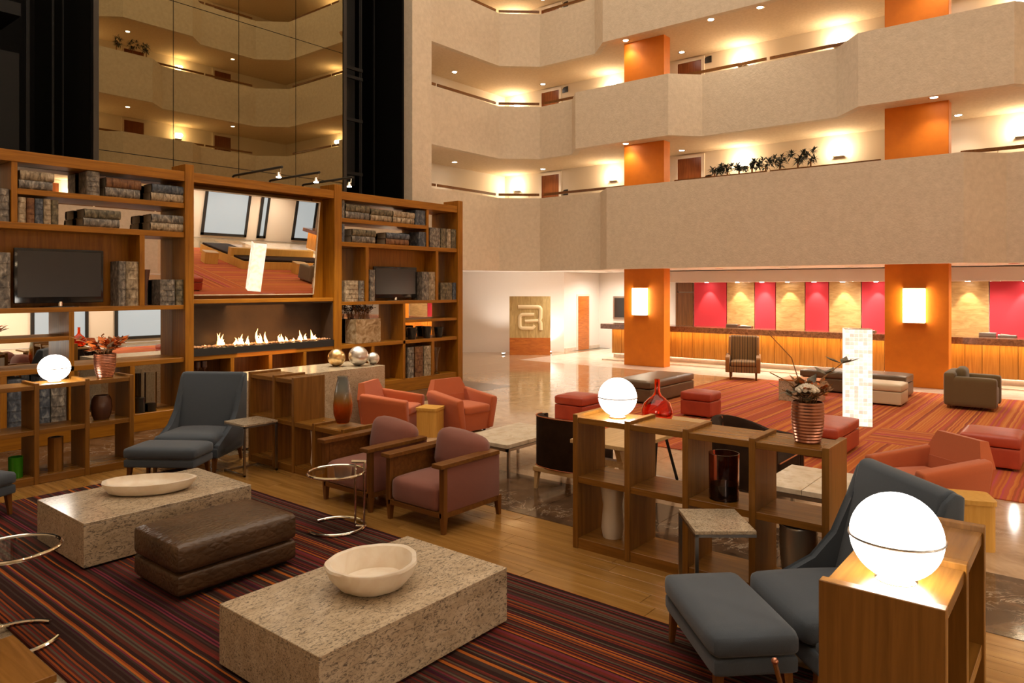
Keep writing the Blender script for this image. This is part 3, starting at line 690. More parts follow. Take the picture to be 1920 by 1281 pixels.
for i, (px, h, n) in enumerate(((410, .12, 2), (418, .27, 3), (444, .17, 4), (459, .2, 4), (492, .3, 4), (524, .17, 3), (534, .15, 3), (550, .09, 2), (571, .21, 4), (592, .22, 3), (384, .06, 1))):
    flame(onY(px, BY + .15) - 6.0, h, n, i)
lamp('AREA', 'fire_light', (7.4, BY + .12, 1.42), 3, (1, .45, .14), 1.2, (R(65), 0, 0))
# tilted mirror over the fire
tm = thing('tilted_mirror', 'large silver mirror leaning forward above the fireplace', 'mirror', (6.02, YB - .13, 2.15))
A = R(6.8)
fr = B().box(0, 2.60, .0, .03, 0, 1.83).xf(Matrix.Rotation(A, 4, 'X')); fr.obj('mirror_body', 'wood_z', tm)
B().box(.02, 2.58, -.012, -.001, .02, 1.81).xf(Matrix.Rotation(A, 4, 'X')).obj('mirror_glass', 'mirror', tm)
B().box(2.575, 2.60, -.02, .0, 0, 1.83).box(0, .02, -.02, .0, 0, 1.83).box(0, 2.6, -.02, 0, 0, .018).box(0, 2.6, -.02, 0, 1.815, 1.83).xf(Matrix.Rotation(A, 4, 'X')).obj('mirror_edge', 'travertine', tm)
# three arm spotlights over the bookcase
for i, (x, lb) in enumerate(((6.95, 'left'), (7.70, 'middle'), (8.43, 'right'))):
    t = thing('arm_spotlight', 'black arm spotlight projecting over the bookcase top, %s of three' % lb, 'lamp', (x, YB - .05, 4.22), 0, 'bookcase arm spotlights')
    B().tube([(0, 0, 0), (0, 0, .09), (0, -.05, .10), (0, -1.55, .10)], .022, 8).obj('arm', 'black', t, True)
    B().tube([(0, -1.5, .10), (0, -1.5, .0), (0, -1.45, -.03)], .008, 6).obj('lamp_holder', 'chrome', t)
    B().lathe([(.02, .02), (.05, -.06)], 0, -1.45, 14).obj('lamp_head', 'chrome', t, True)
    B().cyl(0, -1.45, -.072, -.061, .042, seg=14).obj('bulb', 'bulb', t)
    lamp('SPOT', 'arm_light', (x, YB - 1.5, 4.13), 110, (1, .88, .70), .04, (R(-4), 0, 0), 110, .8)
# television sets
def tvset(x0, x1, z0, z1, label):
    t = thing('television', label, 'television', ((x0 + x1) / 2, BY + .16, 2.0)); hw = (x1 - x0) / 2
    cs = B().box(-hw, hw, 0, .05, z0 - 2, z1 - 2, bev=.012).obj('casing', 'black_gloss', t, True)
    box('screen', 'screen', cs, -hw + .04, hw - .04, -.004, .002, z0 - 2 + .09, z1 - 2 - .04)
    B().lathe([(.26, 0), (.26, .012), (.05, .02)], 0, .05, 28, 1, .5).obj('stand_base', 'black_gloss', t, True); B().cyl(0, .03, .012, z0 - 2 + .02, .035).obj('stand_neck', 'chrome', t, True)
tvset(3.47, 4.66, 2.06, 2.86, 'large black television in the left bookcase niche')
tvset(onY(705, BY + .1), onY(785, BY + .1), 2.05, 2.74, 'smaller black television in the right bookcase niche')
# ------------------------------------------------------------------ books
def mkbook(t, h, d, mat):                          # thickness x, height z, spine at y=0
    cv = B(); n = 6
    spine = [(t / 2 * math.cos(math.pi * i / n), -min(.03, t * .22) * math.sin(math.pi * i / n)) for i in range(n + 1)]
    cv.prism(spine[::-1] + [(-t / 2, .006), (t / 2, .006)][::1], 0, h, 'z')
    cv.box(-t / 2, -t / 2 + .007, 0, d, 0, h).box(t / 2 - .007, t / 2, 0, d, 0, h)
    for f in (.18, .39, .61, .82): cv.prism([(1.0 * u, 1.25 * v - .002) for u, v in spine], h * f - .008, h * f + .008, 'z')
    pg = B().box(-t / 2 + .007, t / 2 - .007, .006, d - .012, .01, h - .01)
    return cv, pg
def ubook(x0, x1, z, h, mat, label, dy=.02, d=.3, y=BY):
    t = thing('book', label, 'book', ((x0 + x1) / 2, y + dy + .02, z), 0, 'antique books on the bookcase')
    cv, pg = mkbook(x1 - x0 - .006, h, d, mat); cv.obj('cover', mat, t, True); pg.obj('pages', 'page', t)
ROT = Matrix.Rotation(R(90), 4, 'Y')
def hbook(x0, x1, z, th, mat, label, dy=.03, d=.3, y=BY):
    t = thing('book', label, 'book', (x0, y + dy + .02, z + th / 2), 0, 'antique books on the bookcase')
    cv, pg = mkbook(th - .002, x1 - x0, d, mat); cv.xf(ROT).obj('cover', mat, t, True); pg.xf(ROT).obj('pages', 'page', t)
def X(px): return onY(px, BY + .04)
def stack(p0, p1, z, th, mats, where):
    for i, m in enumerate(mats):
        hbook(X(p0) + (.015 if i else 0), X(p1) - .02 * (i == 0), z + i * th, th, m, '%s book, %s of the pair %s' % (NMB[m], ('lower', 'upper')[i], where))
NMB = {'bk_grey': 'mottled grey', 'bk_blue': 'dark blue-grey', 'bk_brown': 'rusty brown', 'bk_cream': 'pale worn', 'bk_green': 'dull green-brown'}
stack(35, 101, 3.69, .135, ('bk_grey', 'bk_cream'), 'above the five upright books')
ubook(X(162), X(187), 3.69, .36, 'bk_grey', 'thick grey antique book standing upright on the top left shelf')
stack(197, 264, 3.69, .15, ('bk_grey', 'bk_brown'), 'in the middle of the top left shelf')
stack(283, 345, 3.69, .14, ('bk_cream', 'bk_blue'), 'on the top left shelf against the post')
ubook(X(-6), X(18), 3.21, .46, 'bk_grey', 'mottled grey antique book standing at the left frame edge, high up')
for i, (a, b_, m) in enumerate(((33, 49, 'bk_cream'), (49, 65, 'bk_brown'), (65, 81, 'bk_blue'), (81, 96, 'bk_cream'), (96, 110, 'bk_green'))):
    ubook(X(a), X(b_), 3.21, .36, m, '%s of five upright books on the second left shelf, %s' % (ORD[i].capitalize(), NMB[m]))
stack(156, 226, 3.21, .135, ('bk_grey', 'bk_green'), 'in the middle of the second left shelf')
stack(282, 345, 3.21, .135, ('bk_cream', 'bk_grey'), 'on the second left shelf against the post')
ubook(X(-10), X(20), 2.0, .78, 'bk_grey', 'very tall grey antique book left of the large television')
ubook(X(222), X(236), 2.0, .70, 'bk_grey', 'tall grey antique book just right of the large television'); ubook(X(236), X(260), 2.0, .70, 'bk_cream', 'tall thick pale antique book beside the left niche divider')
ubook(X(300), X(328), 2.0, .42, 'bk_grey', 'wide grey antique book beside the tall glass vase'); ubook(X(329), X(345), 2.0, .42, 'bk_green', 'narrow brown-green antique book against the left post')
ubook(X(640), X(646), 3.69, .36, 'bk_grey', 'thin upright book at the left end of the top right shelf')
stack(647, 693, 3.69, .15, ('bk_grey', 'bk_green'), 'first from the left on the top right shelf')
stack(694, 735, 3.69, .13, ('bk_cream', 'bk_green'), 'second from the left on the top right shelf')
stack(736, 777, 3.69, .13, ('bk_cream', 'bk_cream'), 'third from the left on the top right shelf')
ubook(X(779), X(798), 3.69, .33, 'bk_blue', 'dark blue upright book at the right end of the top right shelf')
ubook(X(640), X(646), 3.21, .36, 'bk_blue', 'thin dark blue upright book at the left end of the second right shelf')
stack(659, 704, 3.21, .14, ('bk_grey', 'bk_green'), 'on the left of the second right shelf')
stack(723, 767, 3.21, .13, ('bk_brown', 'bk_blue'), 'on the right of the second right shelf')
ubook(X(785), X(799), 3.21, .33, 'bk_blue', 'dark upright book at the right end of the second right shelf')
for i, (a, b_, m) in enumerate(((806, 825, 'bk_grey'), (826, 836, 'bk_green'), (837, 845, 'bk_cream'), (846, 855, 'bk_green'))):
    ubook(X(a), X(b_), 3.21, .45, m, '%s of four upright books in the top right corner cell, %s' % (ORD[i].capitalize(), NMB[m]))
ubook(X(646), X(672), 2.0, .43, 'bk_cream', 'wide pale upright book left of the smaller television niche'); ubook(X(673), X(683), 2.0, .43, 'bk_grey', 'narrow grey upright book beside the right niche divider')
ubook(X(693), X(703), 2.0, .66, 'bk_grey', 'tall grey upright book just left of the smaller television'); ubook(X(791), X(804), 2.0, .64, 'bk_grey', 'tall grey upright book just right of the smaller television'); ubook(X(804), X(816), 2.0, .64, 'bk_cream', 'tall yellowish upright book at the right end of the television niche')
ubook(X(826), X(848), 2.0, .4, 'bk_green', 'wide brown upright book in the far right cell beside the television'); ubook(X(849), X(855), 2.0, .4, 'bk_blue', 'thin blue-grey upright book against the far right post')
for i, (a, b_, m) in enumerate(((764, 776, 'bk_grey'), (778, 793, 'bk_brown'), (795, 809, 'bk_cream'))): ubook(X(a), X(b_), .28, .68, m, '%s of three big upright books at the bottom right of the bookcase, %s' % (ORD[i].capitalize(), NMB[m]))
for i, (a, b_, m) in enumerate(((13, 46, 'bk_blue'), (73, 94, 'bk_blue'), (95, 125, 'bk_grey'))): ubook(X(a), X(b_), .28, .72, m, '%s of three huge dark books at the bottom left behind the globe lamp, %s' % (ORD[i].capitalize(), NMB[m]), d=.34)
# ------------------------------------------------------------------ small things on the bookcase
def vase(name, label, cat, loc, prof, mat, seg=32, rz=0, inner=None, sx=1, sy=1):
    t = thing(name, label, cat, loc, rz); B().lathe(prof, 0, 0, seg, sx, sy, cap=False).obj('body', mat, t, True); return t
def hollow(prof, th=.006):                         # closed outer + inner wall profile
    p = [(0.0005, prof[0][1])] + prof
    return p + [(max(.001, r_ - th), z) for r_, z in prof[::-1][:-1]] + [(max(.001, prof[0][0] - th), prof[0][1] + th), (0.0005, prof[0][1] + th)]
vase('trumpet_vase', 'slim bronze trumpet vase in the left bookcase cell by the books', 'vase', (X(278), BY + .15, 2.0), hollow([(.05, 0), (.05, .01), (.022, .03), (.03, .2), (.045, .38), (.075, .58)], .004), 'brown_vase')
vase('trumpet_vase', 'clear footed trumpet vase at the bottom right of the bookcase', 'vase', (X(824), BY + .13, .28), hollow([(.08, 0), (.08, .012), (.02, .05), (.035, .3), (.06, .52), (.1, .62)], .005), 'glass')
for i, px in enumerate((772, 800, 822.5)):
    vase('black_cup', 'black tapered cup on the right bookcase shelf, %s of three from the left' % ORD[i], 'cup', (onY(px, BY + .1), BY + .1, 1.125), hollow([(.075, 0), (.08, .01), (.12, (.26, .27, .24)[i])], .01), 'black_gloss', 24)
for i, px in enumerate((267, 288)):
    t = vase('glass_jar', 'clear glass jar of %s at the bottom of the bookcase' % ('dark pebbles', 'white sand')[i], 'jar', (X(px), BY + .14, .28), hollow([(.088, 0), (.088, .62), (.09, .64)], .006), 'glass')
    B().cyl(0, 0, .008, (.24, .13)[i], .08).obj('filling', ('black', 'petal_w')[i], t, True)
t = thing('stone_planter', 'square marbled planter with dried stems on the right bookcase shelf', 'planter', (onY(687, BY + .1), BY + .2, 1.125), R(8))
B().box(-.38, .38, -.15, .15, 0, .5, bev=.008).obj('body', 'marbled', t)
def stems(parent, n, z0, h, spread, mats, seed, leafmat='dried', base=(0, 0), ls=1):
    rnd = random.Random(seed); b = B(); lf = B()
    for i in range(n):
        a = rnd.uniform(0, 6.28); s = rnd.uniform(.15, 1) * spread; hh = h * rnd.uniform(.45, 1); x0, y0 = base[0] + rnd.uniform(-.03, .03), base[1] + rnd.uniform(-.03, .03)
        p = [(x0, y0, z0 - .1), (x0 + s * .4 * math.cos(a), y0 + s * .4 * math.sin(a), z0 + hh * .55), (x0 + s * math.cos(a), y0 + s * math.sin(a), z0 + hh)]
        b.tube(p, .004, 5)
        for f in range(4):
            u = rnd.uniform(.4, 1); q = Vector(p[1]).lerp(Vector(p[2]), u); aa = rnd.uniform(0, 6.28); L = rnd.uniform(.04, .09) * ls
            d = Vector((math.cos(aa), math.sin(aa), rnd.uniform(-.2, .8))) * L; s2 = Vector((-math.sin(aa), math.cos(aa), .2)) * L * (.22 + .08 * ls)
            vs = [lf.bm.verts.new(v) for v in (q, q + d * .5 + s2, q + d, q + d * .5 - s2)]; lf.bm.faces.new(vs)
    b.obj('stems', 'dried', parent); lf.obj('leaves', leafmat, parent)
stems(t, 34, .5, .34, .3, None, 5, 'brown_vase'); 
for c in ((-.2, 0), (.15, .02)): stems(t, 10, .5, .4, .2, None, 9 + int(c[0] * 10), 'bk_blue', c)
for i, px in enumerate((376, 389)):
    vase('bronze_cup', 'small dark bronze goblet under the fireplace, %s of two' % ('left', 'right')[i], 'goblet', (X(px), BY + .15, .8), hollow([(.05, 0), (.02, .03), (.02, .08), (.055, .12), (.05, .22)], .005), 'brown_vase', 20)
t = thing('goblet_shelf', 'low dark wood block under the fireplace carrying the goblets', 'shelf', (6.3, BY + .15, .28)); box('block', 'dark_wood', t, -.25, .25, -.12, .12, 0, .52)

# ================================================================== FURNITURE
def face(dx, dy): return math.atan2(dy, dx) + R(90)     # local front is -Y
def leg(b, x, y, z0, z1, r0, r1, dx=0, dy=0):            # square tapered leg, foot shifted by dx,dy
    f = [(x + dx - r0, y + dy - r0, z0), (x + dx + r0, y + dy - r0, z0), (x + dx + r0, y + dy + r0, z0), (x + dx - r0, y + dy + r0, z0)]
    h = [(x - r1, y - r1, z1), (x + r1, y - r1, z1), (x + r1, y + r1, z1), (x - r1, y + r1, z1)]
    b.hexa(f + h); return b
# ---- granite coffee tables
def coffee(x0, x1, y0, y1, label):
    t = thing('coffee_table', label, 'table', ((x0 + x1) / 2, (y0 + y1) / 2, .01), 0, 'granite block coffee tables'); a, b_ = (x1 - x0) / 2, (y1 - y0) / 2
    box('plinth', 'black', t, -a + .04, a - .04, -b_ + .04, b_ - .04, 0, .02)
    box('top_slab', 'granite', t, -a, a, -b_, b_, .355, .38, bev=.003, seg=1)
    box('side_slab', 'granite', t, -a, a, -b_, -b_ + .025, .02, .355, bev=.002, seg=1); box('side_slab', 'granite', t, -a, a, b_ - .025, b_, .02, .355, bev=.002, seg=1)
    box('end_slab', 'granite_fine', t, -a, -a + .025, -b_ + .025, b_ - .025, .02, .355, bev=.002, seg=1); box('end_slab', 'granite_fine', t, a - .025, a, -b_ + .025, b_ - .025, .02, .355, bev=.002, seg=1)
coffee(2.25, 3.775, 3.11, 4.1, 'speckled granite block coffee table carrying the deep onyx bowl')
coffee(2.32, 3.80, 6.33, 7.37, 'speckled granite block coffee table carrying the shallow onyx dish')
t = thing('onyx_bowl', 'deep irregular cream onyx bowl on the nearer granite table', 'bowl', (3.0, 3.58, .391))
B().lathe([(.001, 0), (.17, 0), (.21, .02), (.265, .08), (.30, .155), (.295, .17), (.265, .165), (.235, .11), (.20, .045), (.001, .035)], 0, 0, 72, 1, .93, .024, False).obj('body', 'onyx', t, True)
t = thing('onyx_dish', 'shallow oval cream onyx dish on the far granite table', 'bowl', (3.07, 6.87, .391), math.atan2(-.48, .62))
B().lathe([(.001, 0), (.29, 0), (.35, .02), (.40, .085), (.405, .11), (.375, .112), (.345, .065), (.28, .035), (.001, .028)], 0, 0, 80, 1, .58, .020, False).obj('body', 'onyx', t, True)
# ---- crocodile bench
t = thing('leather_bench', 'dark brown crocodile leather bench between the granite tables', 'bench', (3.0, 5.5, .01), 0)
box('foot_frame', 'black', t, -.44, .44, -.30, .30, 0, .04)
B().soft(-.5, .5, -.365, .365, .035, .20, .035, .006).obj('base_block', 'croc', t, True); B().soft(-.505, .505, -.37, .37, .20, .42, .05, .02).obj('seat_block', 'croc', t, True)
# ---- tubular side tables
def egtable(loc, ang, ztop, label):
    t = thing('tubular_side_table', label, 'table', loc, ang, 'round chrome and glass side tables'); r_ = .265
    ring = [(r_ * math.cos(R(a)), r_ * math.sin(R(a)), .016) for a in range(32, 329, 8)]
    B().tube(ring, .014, 8).tube([(-r_, 0, .02), (-r_ + .085, 0, .02)], .011, 8).obj('base_ring', 'chrome', t, True)
    for s in (0, .085):
        B().tube([(-r_ + s, 0, .02), (-r_ + s, 0, ztop + .10)], .011, 8).obj('upright', 'chrome', t, True)
    B().tube([(-r_ - .02, 0, ztop + .10), (-r_ + .12, 0, ztop + .10)], .015, 8).obj('handle', 'chrome', t, True)
    B().tube([(r_ * math.cos(R(a)), r_ * math.sin(R(a)), ztop) for a in range(0, 360, 9)], .013, 8, True).obj('top_ring', 'chrome', t, True)
    B().cyl(0, 0, ztop - .004, ztop + .004, r_ - .008, seg=40).obj('glass_top', 'thin_glass', t, True)
c = G(631, 993); egtable((4.25, 5.60, .01), R(118 + 10), .53, 'round chrome and glass side table in front of the mauve armchairs')
egtable((1.57, 5.42, .01), R(-10), .60, 'round chrome and glass side table cut by the left picture edge')
# ---- cantilever granite side tables
def ctable(loc, rz, a, b_, label, ztop=.63):
    t = thing('cantilever_side_table', label, 'table', loc, rz, 'granite topped cantilever side tables')
    box('top', 'granite_fine', t, -a, a, -b_, b_, ztop - .025, ztop, bev=.002, seg=1)
    q = .012; lo = B(); hi = B()
    for s in (-1, 1):
        x0, x1 = (a - 2 * q, a) if s > 0 else (-a, -a + 2 * q)
        box('upright', 'steel', t, x0, x1, -b_, -b_ + 2 * q, 0, ztop - .025)
        lo.box(x0, x1, -b_, b_, 0, 2 * q); hi.box(x0, x1, -b_, b_, ztop - .045, ztop - .025)
    lo.box(-a, a, b_ - 2 * q, b_, 0, 2 * q).obj('base_frame', 'steel', t); hi.box(-a, a, -b_, -b_ + 2 * q, ztop - .045, ztop - .025).obj('top_frame', 'steel', t)
ctable((4.92, 8.2, 0), 0, .23, .23, 'steel cantilever side table with granite top beside the far slate lounge chair')
ctable((4.93, 2.12, 0), R(39 + 180), .25, .21, 'steel cantilever side table with granite top beside the near slate lounge chair')
# ---- room dividers: open timber grids
DH = 1.175
def divider(name, label, loc, rz, posts, depth, cells, low=()):
    """posts along local x, open cells between, front at y=0"""
    t = thing(name, label, 'room divider', loc, rz)
    for i, x in enumerate(posts):
        h = .66 if i in low else DH
        box('post', 'div_z', t, x, x + .05, 0, depth, 0, h, bev=.003, seg=1)
    for i in range(len(posts) - 1):
        x0, x1 = posts[i] + .05, posts[i + 1]; lowcell = i in cells
        box('shelf', 'div_x', t, x0, x1, .01, depth - .005, .575, .63, bev=.002, seg=1)
        box('plinth', 'div_x', t, x0, x1, .01, depth - .005, 0, .09, bev=.002, seg=1)
        if not lowcell: box('top_shelf', 'div_x', t, x0, x1, .01, depth - .005, 1.10, 1.15, bev=.002, seg=1)
    return t
# R: runs along -Y, front faces -X  (local x -> world -Y, local y -> world +X)
rzR = R(-90)
divider('room_divider', 'open timber room divider in the middle carrying globe lamp and copper vase', (5.27, 3.59, 0), rzR, [0, .52, 1.045, 1.58, 2.10], .46, ())
divider('room_divider', 'stepped timber room divider behind the mauve armchairs', (5.18, 8.70, 0), rzR, [0, .56, .98, 1.40, 1.95], .46, (2, 3), (3, 4))
divider('room_divider', 'open timber room divider at the left with the egg-shaped globe lamp', (2.42, 9.555, 0), 0, [0, .56, 1.10, 1.62], .45, ())
# N: nearest one, runs along X, front faces -Y
divider('room_divider', 'nearest timber room divider carrying the biggest globe lamp', (2.86, .40, .0105), 0, [0, .52, 1.10], .42, ())
t = thing('room_divider', 'timber divider corner cut by the bottom left picture edge', 'room divider', (.72, 3.55, 0)); box('post', 'div_z', t, 0, .44, .0, .5, 0, .58, bev=.003)
box('top_shelf', 'div_y', t, -.06, .46, -.04, .52, .58, .615, bev=.003)
# ---- globe lamps
def globe(loc, r_, label, sz=1):
    t = thing('globe_lamp', label, 'lamp', loc, 0, 'glowing globe table lamps'); zc = r_ * sz + .012
    B().lathe([(.001, 0), (.07, 0), (.075, .012), (.05, .02), (.001, .02)], 0, 0, 28, cap=False).obj('base', 'chrome', t, True)
    prof = []
    gl = B().ball((0, 0, zc), r_, 40, sz).obj('globe', 'globe', t, True)
    B().tube([((r_ + .001) * math.cos(R(a)), (r_ + .001) * math.sin(R(a)), zc) for a in range(0, 360, 8)], .0065, 6, True).obj('seam_ring', 'steel', gl, True)
globe((5.50, 3.27, 1.15), .168, 'glowing globe lamp on the middle divider beside the red flask')
globe((3.12, .605, 1.15), .166, 'largest glowing globe lamp, on the nearest divider at the lower right')
globe((3.26, 9.78, 1.15), .172, 'glowing globe lamp on the left divider before the bookcase', .92)
# ---- stone console with metal balls
box_c = thing('stone_console', 'long pale stone console in front of the fireplace', 'console', (6.76, 9.82, 0))
box('body', 'console_stone', box_c, -1.31, 1.31, -.50, .5, .02, .976, bev=.003, seg=1); box('plinth', 'black', box_c, -1.29, 1.29, -.48, .48, 0, .02)
for (px, py, r_, m, lb) in ((631, 687, .145, 'gold_ball', 'gold leaf ball, leftmost of three on the stone console'), (672, 686, .165, 'silver_ball', 'large silver ball, middle of three on the stone console'), (697, 684, .105, 'silver_ball', 'small silver ball, rightmost of three on the stone console')):
    x, y = G(px, py, .976); o = B().ball((0, 0, r_), r_, 40).obj('metal_ball', m, None, True, (x, y, .976)); tag(o, lb, 'ornament', 'balls on the stone console')
    if px == 697: o.location.x += .03
# ---- slate lounge chairs with ottomans
def lounge(loc, rz, label):
    t = thing('lounge_chair', label, 'chair', loc, rz, 'slate lounge chairs'); hw = .435
    for sx in (-1, 1):
        leg(B(), sx * (hw - .06), -.33, 0, .2, .016, .026, 0, -.02).obj('leg', 'dark_wood_z', t); leg(B(), sx * (hw - .06), .36, 0, .2, .016, .026, 0, .05).obj('leg', 'dark_wood_z', t)
    B().soft(-hw, hw, -.38, .36, .17, .31, .03, 0).obj('base', 'blue', t, True)
    B().soft(-hw + .06, hw - .06, -.42, .30, .30, .46, .06, .035).obj('seat_cushion', 'blue', t, True)
    prof = [(.14, .30), (.30, .30), (.41, .45), (.47, 1.14), (.42, 1.16), (.36, 1.14)]
    B().prism(prof, -hw + .03, hw - .03, 'x', bev=.025, seg=3).obj('backrest', 'blue', t, True)
    side = [(-.36, .18), (.40, .18), (.44, .45), (.48, 1.13), (.42, 1.15), (.36, 1.10), (.29, .90), (.20, .66), (.05, .50), (-.15, .40), (-.36, .34)]
    for sx in (-1, 1): B().prism(side, sx * hw - .035 * (1 + sx) , sx * hw + .035 * (1 - sx), 'x', bev=.018, seg=2).obj('side_wing', 'blue', t, True)
    return t
def ottoman(loc, rz, a, b_, label):
    t = thing('footstool', label, 'footstool', loc, rz, 'slate footstools')
    for sx in (-1, 1):
        for sy in (-1, 1): leg(B(), sx * (a - .07), sy * (b_ - .06), 0, .22, .015, .026, sx * .015, sy * .015).obj('leg', 'dark_wood_z', t)
    B().soft(-a + .01, a - .01, -b_ + .01, b_ - .01, .20, .30, .025, 0).obj('frame', 'blue', t, True); B().soft(-a, a, -b_, b_, .295, .43, .05, .02).obj('cushion', 'blue', t, True)
fL = face(-.81, -.58); fR_ = face(-.70, .71)
lounge((4.62, 8.93, .0105), fL, 'high-backed slate lounge chair facing us beside the left room divider'); ottoman((4.04, 8.50, .0105), fL, .43, .25, 'slate footstool before the lounge chair beside the left room divider')
lounge((4.62, 1.20, .0105), fR_, 'high-backed slate lounge chair behind the nearest globe lamp'); ottoman((4.12, 1.71, .0105), fR_, .44, .25, 'slate footstool at the lower right near the striped rug')
ottoman((2.0, 8.55, .0105), R(20), .44, .25, 'slate footstool cut off by the left picture edge')
# ---- mauve armchairs, timber framed (front faces -X)
def mauve(loc, rz, label):
    t = thing('armchair', label, 'armchair', loc, rz, 'mauve armchairs in timber frames'); hw = .40
    for sx in (-1, 1):
        leg(B(), sx * (hw - .03), -.37, 0, .2, .018, .03).obj('leg', 'dark_wood_z', t); leg(B(), sx * (hw - .03), .40, 0, .2, .018, .03, 0, .02).obj('leg', 'dark_wood_z', t)
        x = sx * (hw - .03); box('front_post', 'dark_wood_z', t, x - .03, x + .03, -.40, -.35, .15, .62, bev=.003)
        box('arm_board', 'dark_wood', t, sx * (hw - .045) - .065, sx * (hw - .045) + .065, -.45, .38, .62, .66, bev=.004)
        box('inner_panel', 'dark_wood', t, sx * (hw - .055) - .008, sx * (hw - .055) + .008, -.35, .38, .2, .62)
        B().box(sx * (hw - .02) - .018, sx * (hw - .02) + .018, -.35, .40, .2, .62, bev=.006).obj('outer_panel', 'mauve', t, True)
        box('side_rail', 'dark_wood', t, x - .025, x + .025, -.38, .40, .15, .20, bev=.003)
    box('front_rail', 'dark_wood', t, -hw + .03, hw - .03, -.40, -.36, .15, .20, bev=.003); box('back_panel', 'dark_wood', t, -hw + .03, hw - .03, .37, .41, .15, .64, bev=.003)
    B().soft(-hw + .07, hw - .07, -.41, .30, .19, .43, .06, .03).obj('seat_cushion', 'mauve', t, True)
    b = B().soft(-.325, .325, -.10, .10, 0, .38, .095, .03)
    for v in b.bm.verts: v.co.z += (.07 * (.32 - v.co.x) - .02) * max(0, v.co.z) / .38; v.co.y *= 1 + .35 * (1 - (v.co.x / .34) ** 2)
    b.xf(Matrix.Translation((0, .23, .42)) @ Matrix.Rotation(R(-12), 4, 'X')).obj('back_cushion', 'mauve', t, True)
mauve((5.15, 5.07, 0), R(-90), 'mauve armchair with timber arms, the nearer of the pair'); mauve((5.15, 6.11, 0), R(-90), 'mauve armchair with timber arms, the farther one beside the amber vase')
# ---- angular orange tub chairs
def tub(loc, rz, label):
    t = thing('tub_chair', label, 'armchair', loc, rz, 'angular orange tub chairs')
    B().hexa([(-.30, -.34, .03), (.30, -.34, .03), (.30, .34, .03), (-.30, .34, .03), (-.34, -.38, .34), (.34, -.38, .34), (.34, .38, .34), (-.34, .38, .34)]).obj('base', 'orange_fab', t)
    B().soft(-.27, .27, -.40, .22, .30, .43, .04, .02).obj('seat', 'orange_fab', t, True)
    for s in (-1, 1):
        pf = [(s * x_, z_) for x_, z_ in ((.24, .05), (.33, .05), (.425, .47), (.415, .535), (.30, .55), (.285, .5))]
        b = B().prism(pf if s > 0 else pf[::-1], -.40, .37, 'y', bev=.024, seg=3)
        for v in b.bm.verts: v.co.z += .09 * max(0, v.co.z - .05) / .5 * (v.co.y + .40) / .77
        b.obj('arm', 'orange_fab', t, True)
    b = B().hexa([(-.33, .18, .06), (.33, .18, .06), (.33, .38, .06), (-.33, .38, .06), (-.36, .27, .56), (.36, .27, .56), (.41, .42, .56), (-.41, .42, .56)])
    bmesh.ops.bevel(b.bm, geom=b.bm.edges[:], offset=.02, segments=2, affect='EDGES'); b.hexa([(-.37, .275, .54), (.37, .275, .54), (.40, .415, .54), (-.40, .415, .54), (-.27, .36, .79), (.27, .36, .79), (.28, .45, .78), (-.28, .45, .78)]); b.obj('backrest', 'orange_fab', t, True)
    for sx in (-1, 1):
        for sy in (-1, 1): B().cyl(sx * .24, sy * .28, 0, .04, .02, seg=8).obj('foot', 'black', t)
tub((7.70, 8.72, 0), face(.43, -.9), 'orange tub chair in front of the stone console'); tub((8.50, 7.95, 0), face(-.12, -1), 'orange tub chair beside the marble walkway, right of its twin')
tub((8.25, 1.32, 0), face(-.77, .64), 'orange tub chair behind the near slate lounge chair')
for i, (x, y, lb) in enumerate(((7.86, 8.02, 'yellow timber stool between the two orange tub chairs'), (7.55, .88, 'yellow timber stool beside the single orange tub chair'))):
    t = thing('timber_stool', lb, 'stool', (x, y, 0), R(20))
    B().prism(rr(.17, .17, .05), 0, .40, 'z').obj('body', 'yellow_wood', t); B().prism(rr(.18, .18, .05), .40, .44, 'z').obj('seat', 'yellow_wood', t)
# ---- travertine tables
def trav(x0, x1, y0, y1, nx, ny, z, label):
    t = thing('travertine_table', label, 'table', ((x0 + x1) / 2, (y0 + y1) / 2, 0), 0, 'tiled travertine tables'); a, b_ = (x1 - x0) / 2, (y1 - y0) / 2
    me = B().box(.003, 2 * a / nx - .003, .003, 2 * b_ / ny - .003, 0, .05, bev=.004, seg=1).mesh('stone_tile', 'travertine')
    for i in range(nx):
        for j in range(ny): o = bpy.data.objects.new('stone_tile', me); o.location = (-a + i * 2 * a / nx, -b_ + j * 2 * b_ / ny, z - .05); put(o, t)
    bb = B().box(-a, a, -b_, -b_ + .03, z - .085, z - .052).box(-a, a, b_ - .03, b_, z - .085, z - .052).box(-a, -a + .03, -b_, b_, z - .085, z - .052).box(a - .03, a, -b_, b_, z - .085, z - .052); bb.obj('frame', 'steel', t)
    for sx in (-1, 1):
        for sy in (-1, 1): box('leg', 'steel', t, sx * (a - .06) - .015, sx * (a - .06) + .015, sy * (b_ - .03) - .015, sy * (b_ - .03) + .015, 0, z - .085)
trav(6.62, 7.85, 5.45, 6.25, 3, 3, .41, 'low travertine tiled table left of the black leather chair'); trav(6.55, 7.45, 1.65, 2.40, 3, 2, .5, 'low travertine tiled table seen through the middle divider')
